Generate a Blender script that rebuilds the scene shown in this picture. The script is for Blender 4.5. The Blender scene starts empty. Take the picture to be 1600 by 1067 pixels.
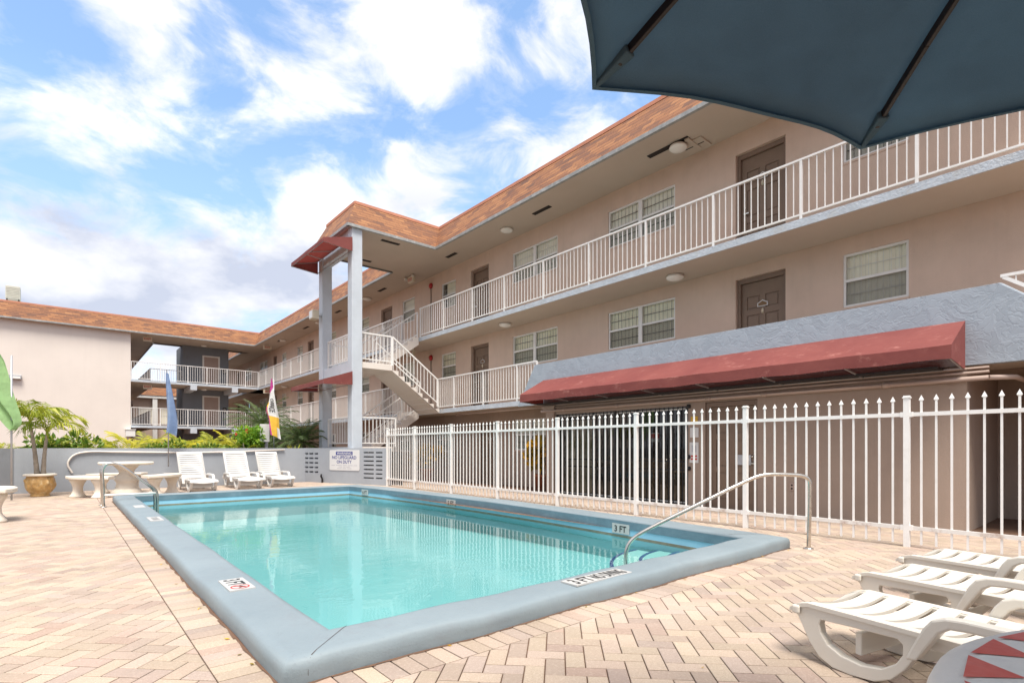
import bpy, bmesh, math, random
from mathutils import Vector, Matrix
random.seed(7)
R = math.radians
S = bpy.context.scene
COL = S.collection

# ------------------------------------------------------------------ camera
CAMH = 1.08
FOC = 832.466
TH = math.atan(700 / FOC)
sT, cT = math.sin(TH), math.cos(TH)
cd = bpy.data.cameras.new('camera')
cam = bpy.data.objects.new('camera', cd)
COL.objects.link(cam)
cam.location = (0, 0, CAMH)
cam.rotation_euler = (R(90), 0, -TH)
cd.sensor_width = 36
cd.lens = FOC / 1600 * 36
cd.shift_y = (700 - 533.5) / 1600
cd.clip_start = 0.02
cd.clip_end = 3000
S.camera = cam

def raydir(u, v):
    r = (u - 800) / FOC
    return Vector((r * cT + sT, -r * sT + cT, (700 - v) / FOC))

# ------------------------------------------------------------------ node helpers
def newmat(name):
    m = bpy.data.materials.new(name)
    m.use_nodes = True
    nt = m.node_tree
    for n in list(nt.nodes):
        nt.nodes.remove(n)
    out = nt.nodes.new('ShaderNodeOutputMaterial')
    return m, nt, out

def N(nt, typ, ins=None, **kw):
    n = nt.nodes.new(typ)
    for k, v in kw.items():
        setattr(n, k, v)
    for k, v in (ins or {}).items():
        if hasattr(v, 'is_output'):
            nt.links.new(v, n.inputs[k])
        else:
            n.inputs[k].default_value = v
    return n

def M(nt, op, a, b=0.0, c=None):
    n = nt.nodes.new('ShaderNodeMath')
    n.operation = op
    for i, v in enumerate((a, b, c)):
        if v is None:
            continue
        if hasattr(v, 'is_output'):
            nt.links.new(v, n.inputs[i])
        else:
            n.inputs[i].default_value = v
    return n.outputs[0]

def MIX(nt, fac, a, b, blend='MIX'):
    n = nt.nodes.new('ShaderNodeMix')
    n.data_type = 'RGBA'
    n.blend_type = blend
    for i, v in ((0, fac), (6, a), (7, b)):
        if hasattr(v, 'is_output'):
            nt.links.new(v, n.inputs[i])
        else:
            n.inputs[i].default_value = v if i == 0 else (tuple(v) + (1,))[:4]
    return n.outputs[2]

def RAMP(nt, fac, stops):
    n = nt.nodes.new('ShaderNodeValToRGB')
    el = n.color_ramp.elements
    while len(el) < len(stops):
        el.new(0.5)
    for e, (p, c) in zip(el, stops):
        e.position = p
        e.color = (tuple(c) + (1,))[:4] if not isinstance(c, (int, float)) else (c, c, c, 1)
    if hasattr(fac, 'is_output'):
        nt.links.new(fac, n.inputs[0])
    return n.outputs[0]

def mat_paint(name, col, rough=0.6, var=0.12, vscale=1.2, bump=0.0, bscale=60, metallic=0.0, spec=0.4,
              dirt=None, dirt_amt=0.0, dirt_scale=3.0, streak=0.0, bumpd=0.01, detail=4):
    """painted surface: large colour drift, fine grain bump, optional stains of their own shape"""
    m, nt, out = newmat(name)
    co = N(nt, 'ShaderNodeNewGeometry').outputs['Position']
    n1 = N(nt, 'ShaderNodeTexNoise', {'Vector': co, 'Scale': vscale, 'Detail': 5.0, 'Roughness': 0.6}).outputs[0]
    dark = tuple(c * (1 - var) for c in col)
    lite = tuple(min(1, c * (1 + var)) for c in col)
    c = RAMP(nt, n1, [(0.3, dark), (0.7, lite)])
    if dirt:
        n2 = N(nt, 'ShaderNodeTexNoise', {'Vector': co, 'Scale': dirt_scale, 'Detail': 8.0, 'Roughness': 0.7}).outputs[0]
        f = RAMP(nt, n2, [(0.52, 0), (0.75, dirt_amt)])
        c = MIX(nt, f, c, dirt)
    if streak:
        mp = N(nt, 'ShaderNodeMapping', {'Vector': co, 'Scale': (6, 6, 0.35)}).outputs[0]
        n3 = N(nt, 'ShaderNodeTexNoise', {'Vector': mp, 'Scale': 1.0, 'Detail': 5.0, 'Roughness': 0.65}).outputs[0]
        f = RAMP(nt, n3, [(0.5, 0), (0.8, streak)])
        c = MIX(nt, f, c, tuple(x * 0.55 for x in col))
    b = N(nt, 'ShaderNodeBsdfPrincipled', {'Base Color': c, 'Roughness': rough, 'Metallic': metallic})
    b.inputs['Specular IOR Level'].default_value = spec
    if bump:
        nb = N(nt, 'ShaderNodeTexNoise', {'Vector': co, 'Scale': bscale, 'Detail': float(detail), 'Roughness': 0.6}).outputs[0]
        bn = N(nt, 'ShaderNodeBump', {'Height': nb, 'Strength': bump, 'Distance': bumpd})
        nt.links.new(bn.outputs[0], b.inputs['Normal'])
    nt.links.new(b.outputs[0], out.inputs[0])
    return m

def SCHLICK(nt, f0, normal=None):
    g = N(nt, 'ShaderNodeNewGeometry')
    d = N(nt, 'ShaderNodeVectorMath', {0: normal if normal is not None else g.outputs['Normal'], 1: g.outputs['Incoming']}, operation='DOT_PRODUCT').outputs['Value']
    k = M(nt, 'POWER', M(nt, 'SUBTRACT', 1.0, M(nt, 'MINIMUM', M(nt, 'ABSOLUTE', d), 1.0)), 5.0)
    return M(nt, 'ADD', M(nt, 'MULTIPLY', k, 1 - f0), f0)

MT = {}
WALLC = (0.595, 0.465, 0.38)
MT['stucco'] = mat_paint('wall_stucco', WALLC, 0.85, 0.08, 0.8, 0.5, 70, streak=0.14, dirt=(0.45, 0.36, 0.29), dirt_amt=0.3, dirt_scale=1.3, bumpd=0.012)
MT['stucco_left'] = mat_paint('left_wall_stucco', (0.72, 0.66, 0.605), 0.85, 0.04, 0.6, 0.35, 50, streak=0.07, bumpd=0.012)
MT['stucco_shaded'] = mat_paint('ground_floor_shaded_stucco', (0.35, 0.27, 0.22), 0.85, 0.08, 0.9, 0.5, 70, streak=0.2, bumpd=0.012)  # wall stucco darkened, painting in the shade under awning and slab
MT['soffit'] = mat_paint('soffit_paint', (0.53, 0.45, 0.38), 0.85, 0.06, 0.5, 0.3, 45)
MT['trim'] = mat_paint('blue_grey_paint', (0.52, 0.565, 0.62), 0.6, 0.05, 2.5, 0.35, 30, dirt=(0.4, 0.43, 0.46), dirt_amt=0.3)
MT['slab_edge'] = mat_paint('slab_edge_paint', (0.48, 0.53, 0.585), 0.7, 0.12, 4, 0.6, 22, dirt=(0.5, 0.45, 0.36), dirt_amt=0.5, dirt_scale=2.2, bumpd=0.03)
MT['grey_wall'] = mat_paint('grey_wall_paint', (0.34, 0.365, 0.4), 0.75, 0.08, 1.5, 0.5, 45, dirt=(0.3, 0.31, 0.33), dirt_amt=0.35, streak=0.12)
MT['dark_block'] = mat_paint('slate_blue_paint', (0.19, 0.215, 0.25), 0.75, 0.08, 1.0, 0.3, 40)
MT['white'] = mat_paint('white_railing_paint', (0.8, 0.79, 0.77), 0.4, 0.04, 5, spec=0.5, dirt=(0.5, 0.46, 0.4), dirt_amt=0.25, dirt_scale=9)
MT['white_rust'] = mat_paint('rusty_white_paint', (0.72, 0.7, 0.67), 0.5, 0.06, 6, dirt=(0.28, 0.12, 0.045), dirt_amt=0.95, dirt_scale=4.5)
MT['white_plastic'] = mat_paint('cream_resin', (0.64, 0.6, 0.53), 0.38, 0.03, 3, 0.05, 200, spec=0.5, dirt=(0.55, 0.47, 0.36), dirt_amt=0.3, dirt_scale=6)
MT['white_plastic_far'] = mat_paint('white_resin', (0.6, 0.585, 0.56), 0.38, 0.03, 3, spec=0.5)
MT['frame'] = mat_paint('window_frame_aluminium', (0.74, 0.74, 0.72), 0.4, 0.05, 4)
MT['door'] = mat_paint('taupe_door_paint', (0.2, 0.14, 0.1), 0.5, 0.08, 3, 0.1, 30)
MT['door_left'] = mat_paint('pale_door_paint', (0.4, 0.31, 0.27), 0.5, 0.05, 2)
MT['door_frame'] = mat_paint('taupe_frame_paint', (0.2, 0.14, 0.105), 0.5, 0.08, 3)
MT['dark_metal'] = mat_paint('black_iron', (0.02, 0.02, 0.022), 0.45, 0.2, 8)
MT['grille'] = mat_paint('grey_grille', (0.16, 0.155, 0.15), 0.5, 0.1, 8)
MT['vent'] = mat_paint('vent_mesh', (0.025, 0.02, 0.018), 0.8, 0.2, 30)
MT['steel'] = mat_paint('stainless_steel', (0.62, 0.58, 0.52), 0.22, 0.1, 12, metallic=1.0, dirt=(0.35, 0.25, 0.16), dirt_amt=0.45, dirt_scale=10)
MT['galv'] = mat_paint('galvanised_pole', (0.45, 0.46, 0.48), 0.45, 0.1, 10, metallic=0.6)
MT['drip'] = mat_paint('drip_edge_metal', (0.3, 0.31, 0.31), 0.55, 0.2, 6, 0.3, 30, dirt=(0.62, 0.63, 0.62), dirt_amt=0.6, dirt_scale=7)
MT['roof_cap'] = mat_paint('roof_cap_paint', (0.55, 0.24, 0.15), 0.7, 0.1, 3)
MT['roof_top'] = mat_paint('roof_membrane', (0.5, 0.5, 0.48), 0.9, 0.1, 1)
MT['concrete_cast'] = mat_paint('cream_cast_stone', (0.74, 0.67, 0.57), 0.8, 0.06, 4, 0.35, 60, dirt=(0.5, 0.42, 0.32), dirt_amt=0.4, dirt_scale=5)
MT['table_white'] = mat_paint('table_white_concrete', (0.7, 0.655, 0.59), 0.55, 0.05, 7, 0.3, 40, dirt=(0.47, 0.45, 0.43), dirt_amt=0.5, dirt_scale=9, detail=8)
MT['table_red'] = mat_paint('table_red_paint', (0.55, 0.075, 0.055), 0.4, 0.1, 7, 0.2, 30, dirt=(0.68, 0.28, 0.22), dirt_amt=0.5, dirt_scale=7)
MT['terracotta'] = mat_paint('glazed_gold_clay', (0.5, 0.3, 0.11), 0.35, 0.3, 9, 0.5, 20, dirt=(0.7, 0.58, 0.36), dirt_amt=1.0, dirt_scale=13)
MT['clay'] = mat_paint('terracotta_clay', (0.36, 0.12, 0.055), 0.8, 0.15, 6, 0.3, 30)
MT['soil'] = mat_paint('potting_soil', (0.06, 0.04, 0.03), 0.95, 0.3, 30)
MT['sign_white'] = mat_paint('sign_white', (0.62, 0.62, 0.62), 0.45, 0.02, 3)
MT['sign_blue'] = mat_paint('sign_blue', (0.03, 0.04, 0.22), 0.5, 0.02, 3)
MT['sign_grey'] = mat_paint('sign_grey', (0.42, 0.42, 0.46), 0.5, 0.02, 3)
MT['ink'] = mat_paint('black_ink', (0.03, 0.03, 0.03), 0.6, 0.1, 9)
MT['ink_worn'] = mat_paint('worn_ink', (0.3, 0.3, 0.3), 0.6, 0.1, 9)
MT['red_ink'] = mat_paint('red_ink', (0.5, 0.05, 0.04), 0.6, 0.1, 9)
MT['tile_white'] = mat_paint('marker_tile_white', (0.47, 0.465, 0.45), 0.4, 0.03, 20)
MT['alarm'] = mat_paint('alarm_red', (0.4, 0.02, 0.02), 0.35, 0.1, 5)
MT['globe'] = mat_paint('opal_glass', (0.82, 0.81, 0.78), 0.25, 0.02, 3)
MT['beige_box'] = mat_paint('beige_enamel', (0.6, 0.54, 0.42), 0.5, 0.06, 5)
MT['ac'] = mat_paint('ac_grey', (0.5, 0.49, 0.42), 0.6, 0.08, 4)
MT['trunk'] = mat_paint('palm_trunk', (0.3, 0.25, 0.2), 0.9, 0.25, 9, 0.6, 40, bumpd=0.02)
MT['trunk_dark'] = mat_paint('dark_palm_trunk', (0.09, 0.065, 0.045), 0.95, 0.3, 9, 0.6, 40, bumpd=0.02)
MT['brown_panel'] = mat_paint('brown_panel', (0.2, 0.12, 0.06), 0.6, 0.2, 4)
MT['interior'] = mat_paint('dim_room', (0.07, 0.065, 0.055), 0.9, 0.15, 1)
MT['pipe'] = mat_paint('taupe_pipe', (0.42, 0.32, 0.27), 0.6, 0.06, 3)
MT['rib'] = mat_paint('umbrella_rib', (0.018, 0.011, 0.009), 0.4, 0.15, 8)

def mat_awning():
    m, nt, out = newmat('awning_canvas')
    co = N(nt, 'ShaderNodeNewGeometry').outputs['Position']
    n1 = N(nt, 'ShaderNodeTexNoise', {'Vector': co, 'Scale': 1.4, 'Detail': 6.0, 'Roughness': 0.65}).outputs[0]
    c = RAMP(nt, n1, [(0.3, (0.185, 0.042, 0.038)), (0.72, (0.24, 0.066, 0.056))])
    mp = N(nt, 'ShaderNodeMapping', {'Vector': co, 'Scale': (2, 1.2, 2)}).outputs[0]
    n2 = N(nt, 'ShaderNodeTexNoise', {'Vector': mp, 'Scale': 2.2, 'Detail': 9.0, 'Roughness': 0.75}).outputs[0]
    c = MIX(nt, RAMP(nt, n2, [(0.57, 0), (0.72, 0.5)]), c, (0.62, 0.3, 0.25))
    b = N(nt, 'ShaderNodeBsdfPrincipled', {'Base Color': c, 'Roughness': 0.75})
    tr = N(nt, 'ShaderNodeBsdfTranslucent', {'Color': (0.4, 0.06, 0.05, 1)})
    nb = N(nt, 'ShaderNodeTexNoise', {'Vector': co, 'Scale': 3.0, 'Detail': 3.0}).outputs[0]
    bn = N(nt, 'ShaderNodeBump', {'Height': nb, 'Strength': 0.3, 'Distance': 0.05})
    nt.links.new(bn.outputs[0], b.inputs['Normal'])
    mx = N(nt, 'ShaderNodeMixShader', {0: 0.12, 1: b.outputs[0], 2: tr.outputs[0]})
    nt.links.new(mx.outputs[0], out.inputs[0])
    return m
MT['awning'] = mat_awning()

def mat_cloth(name, col, trans=0.3, weave=900):
    m, nt, out = newmat(name)
    co = N(nt, 'ShaderNodeNewGeometry').outputs['Position']
    n1 = N(nt, 'ShaderNodeTexNoise', {'Vector': co, 'Scale': 3.0, 'Detail': 4.0}).outputs[0]
    c = RAMP(nt, n1, [(0.3, tuple(x * 0.92 for x in col)), (0.7, tuple(min(1, x * 1.06) for x in col))])
    n2 = N(nt, 'ShaderNodeTexNoise', {'Vector': co, 'Scale': float(weave), 'Detail': 2.0}).outputs[0]
    c = MIX(nt, RAMP(nt, n2, [(0.3, 0.0), (0.8, 0.22)]), c, tuple(min(1, x * 1.7 + .01) for x in col))
    b = N(nt, 'ShaderNodeBsdfPrincipled', {'Base Color': c, 'Roughness': 0.85})
    b.inputs['Specular IOR Level'].default_value = 0.15
    tr = N(nt, 'ShaderNodeBsdfTranslucent', {'Color': c})
    n3 = N(nt, 'ShaderNodeTexNoise', {'Vector': co, 'Scale': 5.0, 'Detail': 2.0}).outputs[0]
    bn = N(nt, 'ShaderNodeBump', {'Height': n3, 'Strength': 0.6, 'Distance': 0.04})
    nt.links.new(bn.outputs[0], b.inputs['Normal'])
    nt.links.new(bn.outputs[0], tr.inputs['Normal'])
    mx = N(nt, 'ShaderNodeMixShader', {0: trans, 1: b.outputs[0], 2: tr.outputs[0]})
    nt.links.new(mx.outputs[0], out.inputs[0])
    return m
MT['umbrella'] = mat_cloth('umbrella_canvas', (0.128, 0.207, 0.265), 0.5, 450)
MT['flag_blue'] = mat_cloth('flag_blue', (0.25, 0.34, 0.52), 0.3)
MT['flag_green'] = mat_cloth('flag_green', (0.36, 0.56, 0.26), 0.35)
MT['flag_white'] = mat_cloth('flag_white', (0.8, 0.8, 0.78), 0.3)
MT['flag_corner'] = MT['flag_white']
MT['flag_pink'] = mat_cloth('flag_pink', (0.55, 0.07, 0.3), 0.3)
MT['flag_yellow'] = mat_cloth('flag_yellow', (0.85, 0.52, 0.08), 0.3)
MT['flag_fold'] = MT['flag_yellow']
MT['curtain'] = mat_cloth('curtain_cloth', (0.62, 0.57, 0.42), 0.2)

def mat_shingle():
    m, nt, out = newmat('orange_shingle')
    g = N(nt, 'ShaderNodeNewGeometry')
    sp = N(nt, 'ShaderNodeSeparateXYZ', {0: g.outputs['Position']})
    u = M(nt, 'ADD', sp.outputs[0], sp.outputs[1])
    v = M(nt, 'MULTIPLY', sp.outputs[2], 1.1)
    cb = N(nt, 'ShaderNodeCombineXYZ', {0: u, 1: v, 2: 0.0}).outputs[0]
    br = N(nt, 'ShaderNodeTexBrick', {'Vector': cb, 'Color1': (0, 0, 0, 1), 'Color2': (1, 1, 1, 1), 'Mortar': (0.5, 0.5, 0.5, 1),
                                      'Scale': 1.0, 'Mortar Size': 0.006, 'Mortar Smooth': 0.2, 'Bias': 0.0, 'Brick Width': 0.34, 'Row Height': 0.105})
    br.offset = 0.5
    br.squash = 1.0
    mp = N(nt, 'ShaderNodeMapping', {'Vector': cb, 'Scale': (0.9, 9.5, 1)}).outputs[0]
    n1 = N(nt, 'ShaderNodeTexNoise', {'Vector': mp, 'Scale': 1.0, 'Detail': 6.0, 'Roughness': 0.7}).outputs[0]
    f = M(nt, 'ADD', M(nt, 'MULTIPLY', br.outputs[0], 0.32), M(nt, 'MULTIPLY', n1, 0.85))
    c = RAMP(nt, f, [(0.3, (0.08, 0.048, 0.038)), (0.44, (0.165, 0.073, 0.042)), (0.6, (0.255, 0.108, 0.046)), (0.85, (0.36, 0.17, 0.072))])
    n4 = N(nt, 'ShaderNodeTexNoise', {'Vector': cb, 'Scale': 1.3, 'Detail': 8.0, 'Roughness': 0.75}).outputs[0]
    c = MIX(nt, RAMP(nt, n4, [(0.56, 0), (0.72, 0.3)]), c, (0.1, 0.06, 0.045))
    c = MIX(nt, br.outputs[1], c, (0.1, 0.045, 0.025))
    saw = M(nt, 'FRACT', M(nt, 'DIVIDE', v, 0.105))
    bn = N(nt, 'ShaderNodeBump', {'Height': M(nt, 'SUBTRACT', 1.0, saw), 'Strength': 0.8, 'Distance': 0.018})
    b = N(nt, 'ShaderNodeBsdfPrincipled', {'Base Color': c, 'Roughness': 0.8, 'Normal': bn.outputs[0]})
    nt.links.new(b.outputs[0], out.inputs[0])
    return m
MT['shingle'] = mat_shingle()

def mat_parapet():
    m, nt, out = newmat('trowelled_blue_stucco')
    co = N(nt, 'ShaderNodeNewGeometry').outputs['Position']
    wp = N(nt, 'ShaderNodeTexNoise', {'Vector': co, 'Scale': 1.6, 'Detail': 3.0}).outputs['Color']
    v = N(nt, 'ShaderNodeVectorMath', {0: co, 1: wp}, operation='ADD').outputs[0]
    mp = N(nt, 'ShaderNodeMapping', {'Vector': v, 'Scale': (2.0, 1.6, 3.2), 'Rotation': (0.5, 0, 0)}).outputs[0]
    vo = N(nt, 'ShaderNodeTexVoronoi', {'Vector': mp, 'Scale': 2.4}, feature='DISTANCE_TO_EDGE').outputs[0]
    h1 = RAMP(nt, vo, [(0.0, 0), (0.06, 1)])
    n1 = N(nt, 'ShaderNodeTexNoise', {'Vector': v, 'Scale': 3.5, 'Detail': 7.0, 'Roughness': 0.6}).outputs[0]
    n1r = RAMP(nt, n1, [(0.46, 0), (0.53, 1)])
    h = M(nt, 'ADD', M(nt, 'MULTIPLY', h1, 0.35), M(nt, 'MULTIPLY', n1r, 0.65))
    c = RAMP(nt, n1, [(0.3, (0.3, 0.35, 0.405)), (0.7, (0.36, 0.415, 0.475))])
    bn = N(nt, 'ShaderNodeBump', {'Height': h, 'Strength': 0.3, 'Distance': 0.014})
    b = N(nt, 'ShaderNodeBsdfPrincipled', {'Base Color': c, 'Roughness': 0.7, 'Normal': bn.outputs[0]})
    nt.links.new(b.outputs[0], out.inputs[0])
    return m
MT['parapet'] = mat_parapet()

def mat_coping():
    m, nt, out = newmat('pool_coping_paint')
    co = N(nt, 'ShaderNodeNewGeometry').outputs['Position']
    n1 = N(nt, 'ShaderNodeTexNoise', {'Vector': co, 'Scale': 1.1, 'Detail': 7.0, 'Roughness': 0.65}).outputs[0]
    c = RAMP(nt, n1, [(0.3, (0.18, 0.225, 0.25)), (0.72, (0.23, 0.278, 0.302))])
    n2 = N(nt, 'ShaderNodeTexNoise', {'Vector': co, 'Scale': 45.0, 'Detail': 4.0, 'Roughness': 0.7}).outputs[0]
    c = MIX(nt, RAMP(nt, n2, [(0.6, 0), (0.74, 0.6)]), c, (0.16, 0.18, 0.2))
    n3 = N(nt, 'ShaderNodeTexNoise', {'Vector': co, 'Scale': 5.0, 'Detail': 9.0, 'Roughness': 0.75}).outputs[0]
    c = MIX(nt, RAMP(nt, n3, [(0.54, 0), (0.7, 0.5)]), c, (0.19, 0.215, 0.235))
    n4 = N(nt, 'ShaderNodeTexNoise', {'Vector': co, 'Scale': 90.0, 'Detail': 4.0}).outputs[0]
    h = M(nt, 'ADD', M(nt, 'MULTIPLY', n4, 0.35), n3)
    bn = N(nt, 'ShaderNodeBump', {'Height': h, 'Strength': 0.35, 'Distance': 0.01})
    b = N(nt, 'ShaderNodeBsdfPrincipled', {'Base Color': c, 'Roughness': 0.6, 'Normal': bn.outputs[0]})
    nt.links.new(b.outputs[0], out.inputs[0])
    return m
MT['coping'] = mat_coping()
MT['coping_face'] = mat_paint('coping_inner_paint', (0.125, 0.2, 0.25), 0.5, 0.15, 3, 0.3, 25, dirt=(0.3, 0.36, 0.4), dirt_amt=0.3)
MT['tile_band'] = mat_paint('light_blue_band', (0.3, 0.55, 0.7), 0.35, 0.06, 3)
MT['waterline'] = mat_paint('waterline_scum', (0.24, 0.22, 0.16), 0.7, 0.2, 8)
MT['basin'] = mat_paint('pool_plaster', (0.165, 0.37, 0.385), 0.8, 0.05, 0.7)
MT['basin_step'] = mat_paint('pool_step_plaster', (0.24, 0.43, 0.41), 0.8, 0.05, 1)
MT['step_tile'] = mat_paint('navy_step_tile', (0.02, 0.05, 0.16), 0.4, 0.1, 12)

def mat_water():
    m, nt, out = newmat('pool_water')
    co = N(nt, 'ShaderNodeNewGeometry').outputs['Position']
    mp = N(nt, 'ShaderNodeMapping', {'Vector': co, 'Rotation': (0, 0, 0.7), 'Scale': (1.0, 2.2, 1)}).outputs[0]
    n1 = N(nt, 'ShaderNodeTexNoise', {'Vector': mp, 'Scale': 3.2, 'Detail': 3.0, 'Roughness': 0.5, 'Distortion': 0.6}).outputs[0]
    n2 = N(nt, 'ShaderNodeTexNoise', {'Vector': co, 'Scale': 0.5, 'Detail': 2.0}).outputs[0]
    h = M(nt, 'MULTIPLY', n1, RAMP(nt, n2, [(0.38, 0.25), (0.62, 1.0)]))
    bn = N(nt, 'ShaderNodeBump', {'Height': h, 'Strength': 0.32, 'Distance': 0.011})
    fr = SCHLICK(nt, 0.02, bn.outputs[0])
    gl = N(nt, 'ShaderNodeBsdfGlossy', {'Color': (0.9, 0.95, 0.95, 1), 'Roughness': 0.015, 'Normal': bn.outputs[0]})
    tr = N(nt, 'ShaderNodeBsdfTransparent', {'Color': (0.86, 0.985, 0.97, 1)})
    mx = N(nt, 'ShaderNodeMixShader', {0: M(nt, 'MULTIPLY', fr, 0.8), 1: tr.outputs[0], 2: gl.outputs[0]})
    nt.links.new(mx.outputs[0], out.inputs[0])
    return m
MT['water'] = mat_water()

def mat_glass(name='window_glass', tint=(0.75, 0.8, 0.78), k=1.0):
    m, nt, out = newmat(name)
    fr = SCHLICK(nt, 0.04)
    gl = N(nt, 'ShaderNodeBsdfGlossy', {'Color': (0.9, 0.9, 0.9, 1), 'Roughness': 0.02})
    tr = N(nt, 'ShaderNodeBsdfTransparent', {'Color': tint + (1,)})
    mx = N(nt, 'ShaderNodeMixShader', {0: M(nt, 'MULTIPLY', fr, k), 1: tr.outputs[0], 2: gl.outputs[0]})
    nt.links.new(mx.outputs[0], out.inputs[0])
    return m
MT['glass'] = mat_glass('window_glass', (0.93, 0.95, 0.93), 0.55)
MT['shop_glass'] = mat_glass('shop_glass', (0.5, 0.52, 0.5), 1.6)

def mat_screen():
    m, nt, out = newmat('insect_screen')
    d = N(nt, 'ShaderNodeBsdfDiffuse', {'Color': (0.13, 0.13, 0.125, 1)})
    t = N(nt, 'ShaderNodeBsdfTransparent')
    mx = N(nt, 'ShaderNodeMixShader', {0: 0.36, 1: t.outputs[0], 2: d.outputs[0]})
    nt.links.new(mx.outputs[0], out.inputs[0])
    return m
MT['screen'] = mat_screen()

def mat_blind():
    m, nt, out = newmat('cream_blind')
    g = N(nt, 'ShaderNodeNewGeometry')
    oi = N(nt, 'ShaderNodeObjectInfo').outputs['Random']
    sp = N(nt, 'ShaderNodeSeparateXYZ', {0: g.outputs['Position']})
    s = M(nt, 'FRACT', M(nt, 'MULTIPLY', M(nt, 'ADD', sp.outputs[1], sp.outputs[0]), 11.0))
    st = RAMP(nt, s, [(0.0, 0.84), (0.15, 1.0), (0.8, 0.97), (1.0, 0.86)])
    base = RAMP(nt, oi, [(0.0, (0.86, 0.82, 0.64)), (0.5, (0.88, 0.85, 0.76)), (1.0, (0.84, 0.81, 0.7))])
    c = MIX(nt, 1.0, base, st, 'MULTIPLY')
    b = N(nt, 'ShaderNodeBsdfPrincipled', {'Base Color': c, 'Roughness': 0.8})
    nt.links.new(b.outputs[0], out.inputs[0])
    return m
MT['blind'] = mat_blind()

def mat_leaf(name, c1, c2, c3, trans=0.35, scale=2.5):
    m, nt, out = newmat(name)
    co = N(nt, 'ShaderNodeNewGeometry').outputs['Position']
    at = N(nt, 'ShaderNodeAttribute', attribute_name='tint').outputs['Fac']
    n1 = N(nt, 'ShaderNodeTexNoise', {'Vector': co, 'Scale': scale, 'Detail': 3.0}).outputs[0]
    f = M(nt, 'ADD', M(nt, 'MULTIPLY', at, 0.6), M(nt, 'MULTIPLY', n1, 0.4))
    c = RAMP(nt, f, [(0.2, c1), (0.5, c2), (0.8, c3)])
    b = N(nt, 'ShaderNodeBsdfPrincipled', {'Base Color': c, 'Roughness': 0.5})
    t = N(nt, 'ShaderNodeBsdfTranslucent', {'Color': c})
    mx = N(nt, 'ShaderNodeMixShader', {0: trans, 1: b.outputs[0], 2: t.outputs[0]})
    nt.links.new(mx.outputs[0], out.inputs[0])
    return m
MT['leaf_dark'] = mat_leaf('dark_palm_leaf', (0.04, 0.065, 0.02), (0.1, 0.15, 0.055), (0.2, 0.26, 0.11))
MT['leaf_yel'] = mat_leaf('yellow_palm_leaf', (0.09, 0.15, 0.012), (0.36, 0.4, 0.025), (0.7, 0.62, 0.06), 0.45)
MT['leaf_mid'] = mat_leaf('green_palm_leaf', (0.1, 0.16, 0.015), (0.32, 0.38, 0.03), (0.62, 0.58, 0.08), 0.4)
MT['leaf_hib'] = mat_leaf('hibiscus_leaf', (0.06, 0.16, 0.01), (0.17, 0.36, 0.025), (0.38, 0.52, 0.05), 0.35)
MT['leaf_bush'] = mat_leaf('bush_leaf', (0.05, 0.12, 0.014), (0.15, 0.26, 0.03), (0.5, 0.5, 0.09), 0.3)
MT['leaf_croton'] = mat_leaf('croton_leaf', (0.06, 0.08, 0.015), (0.36, 0.24, 0.02), (0.9, 0.5, 0.03), 0.3, 9)
MT['petal'] = mat_leaf('red_petal', (0.6, 0.03, 0.01), (0.7, 0.05, 0.02), (0.75, 0.1, 0.03), 0.3)

def mat_paver():
    m, nt, out = newmat('paver_brick')
    co = N(nt, 'ShaderNodeNewGeometry').outputs['Position']
    at = N(nt, 'ShaderNodeAttribute', attribute_name='tint').outputs['Color']
    n1 = N(nt, 'ShaderNodeTexNoise', {'Vector': co, 'Scale': 140.0, 'Detail': 5.0, 'Roughness': 0.75}).outputs[0]
    c = MIX(nt, RAMP(nt, n1, [(0.42, 0), (0.7, 0.75)]), at, (0.27, 0.19, 0.15))
    n5 = N(nt, 'ShaderNodeTexNoise', {'Vector': co, 'Scale': 60.0, 'Detail': 4.0, 'Roughness': 0.7}).outputs[0]
    c = MIX(nt, RAMP(nt, n5, [(0.5, 0), (0.8, 0.35)]), c, (0.7, 0.58, 0.47))
    n2 = N(nt, 'ShaderNodeTexNoise', {'Vector': co, 'Scale': 0.55, 'Detail': 5.0, 'Roughness': 0.6}).outputs[0]
    c = MIX(nt, RAMP(nt, n2, [(0.5, 0), (0.72, 0.35)]), c, (0.62, 0.43, 0.35))
    n3 = N(nt, 'ShaderNodeTexNoise', {'Vector': co, 'Scale': 0.35, 'Detail': 6.0, 'Roughness': 0.7}).outputs[0]
    c = MIX(nt, RAMP(nt, n3, [(0.5, 0), (0.75, 0.3)]), c, (0.66, 0.57, 0.48))
    bn = N(nt, 'ShaderNodeBump', {'Height': n1, 'Strength': 0.35, 'Distance': 0.003})
    b = N(nt, 'ShaderNodeBsdfPrincipled', {'Base Color': c, 'Roughness': 0.85, 'Normal': bn.outputs[0]})
    nt.links.new(b.outputs[0], out.inputs[0])
    return m
MT['paver'] = mat_paver()
MT['joint'] = mat_paint('joint_sand', (0.15, 0.085, 0.055), 0.95, 0.2, 2.5, 0.5, 90)

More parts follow.
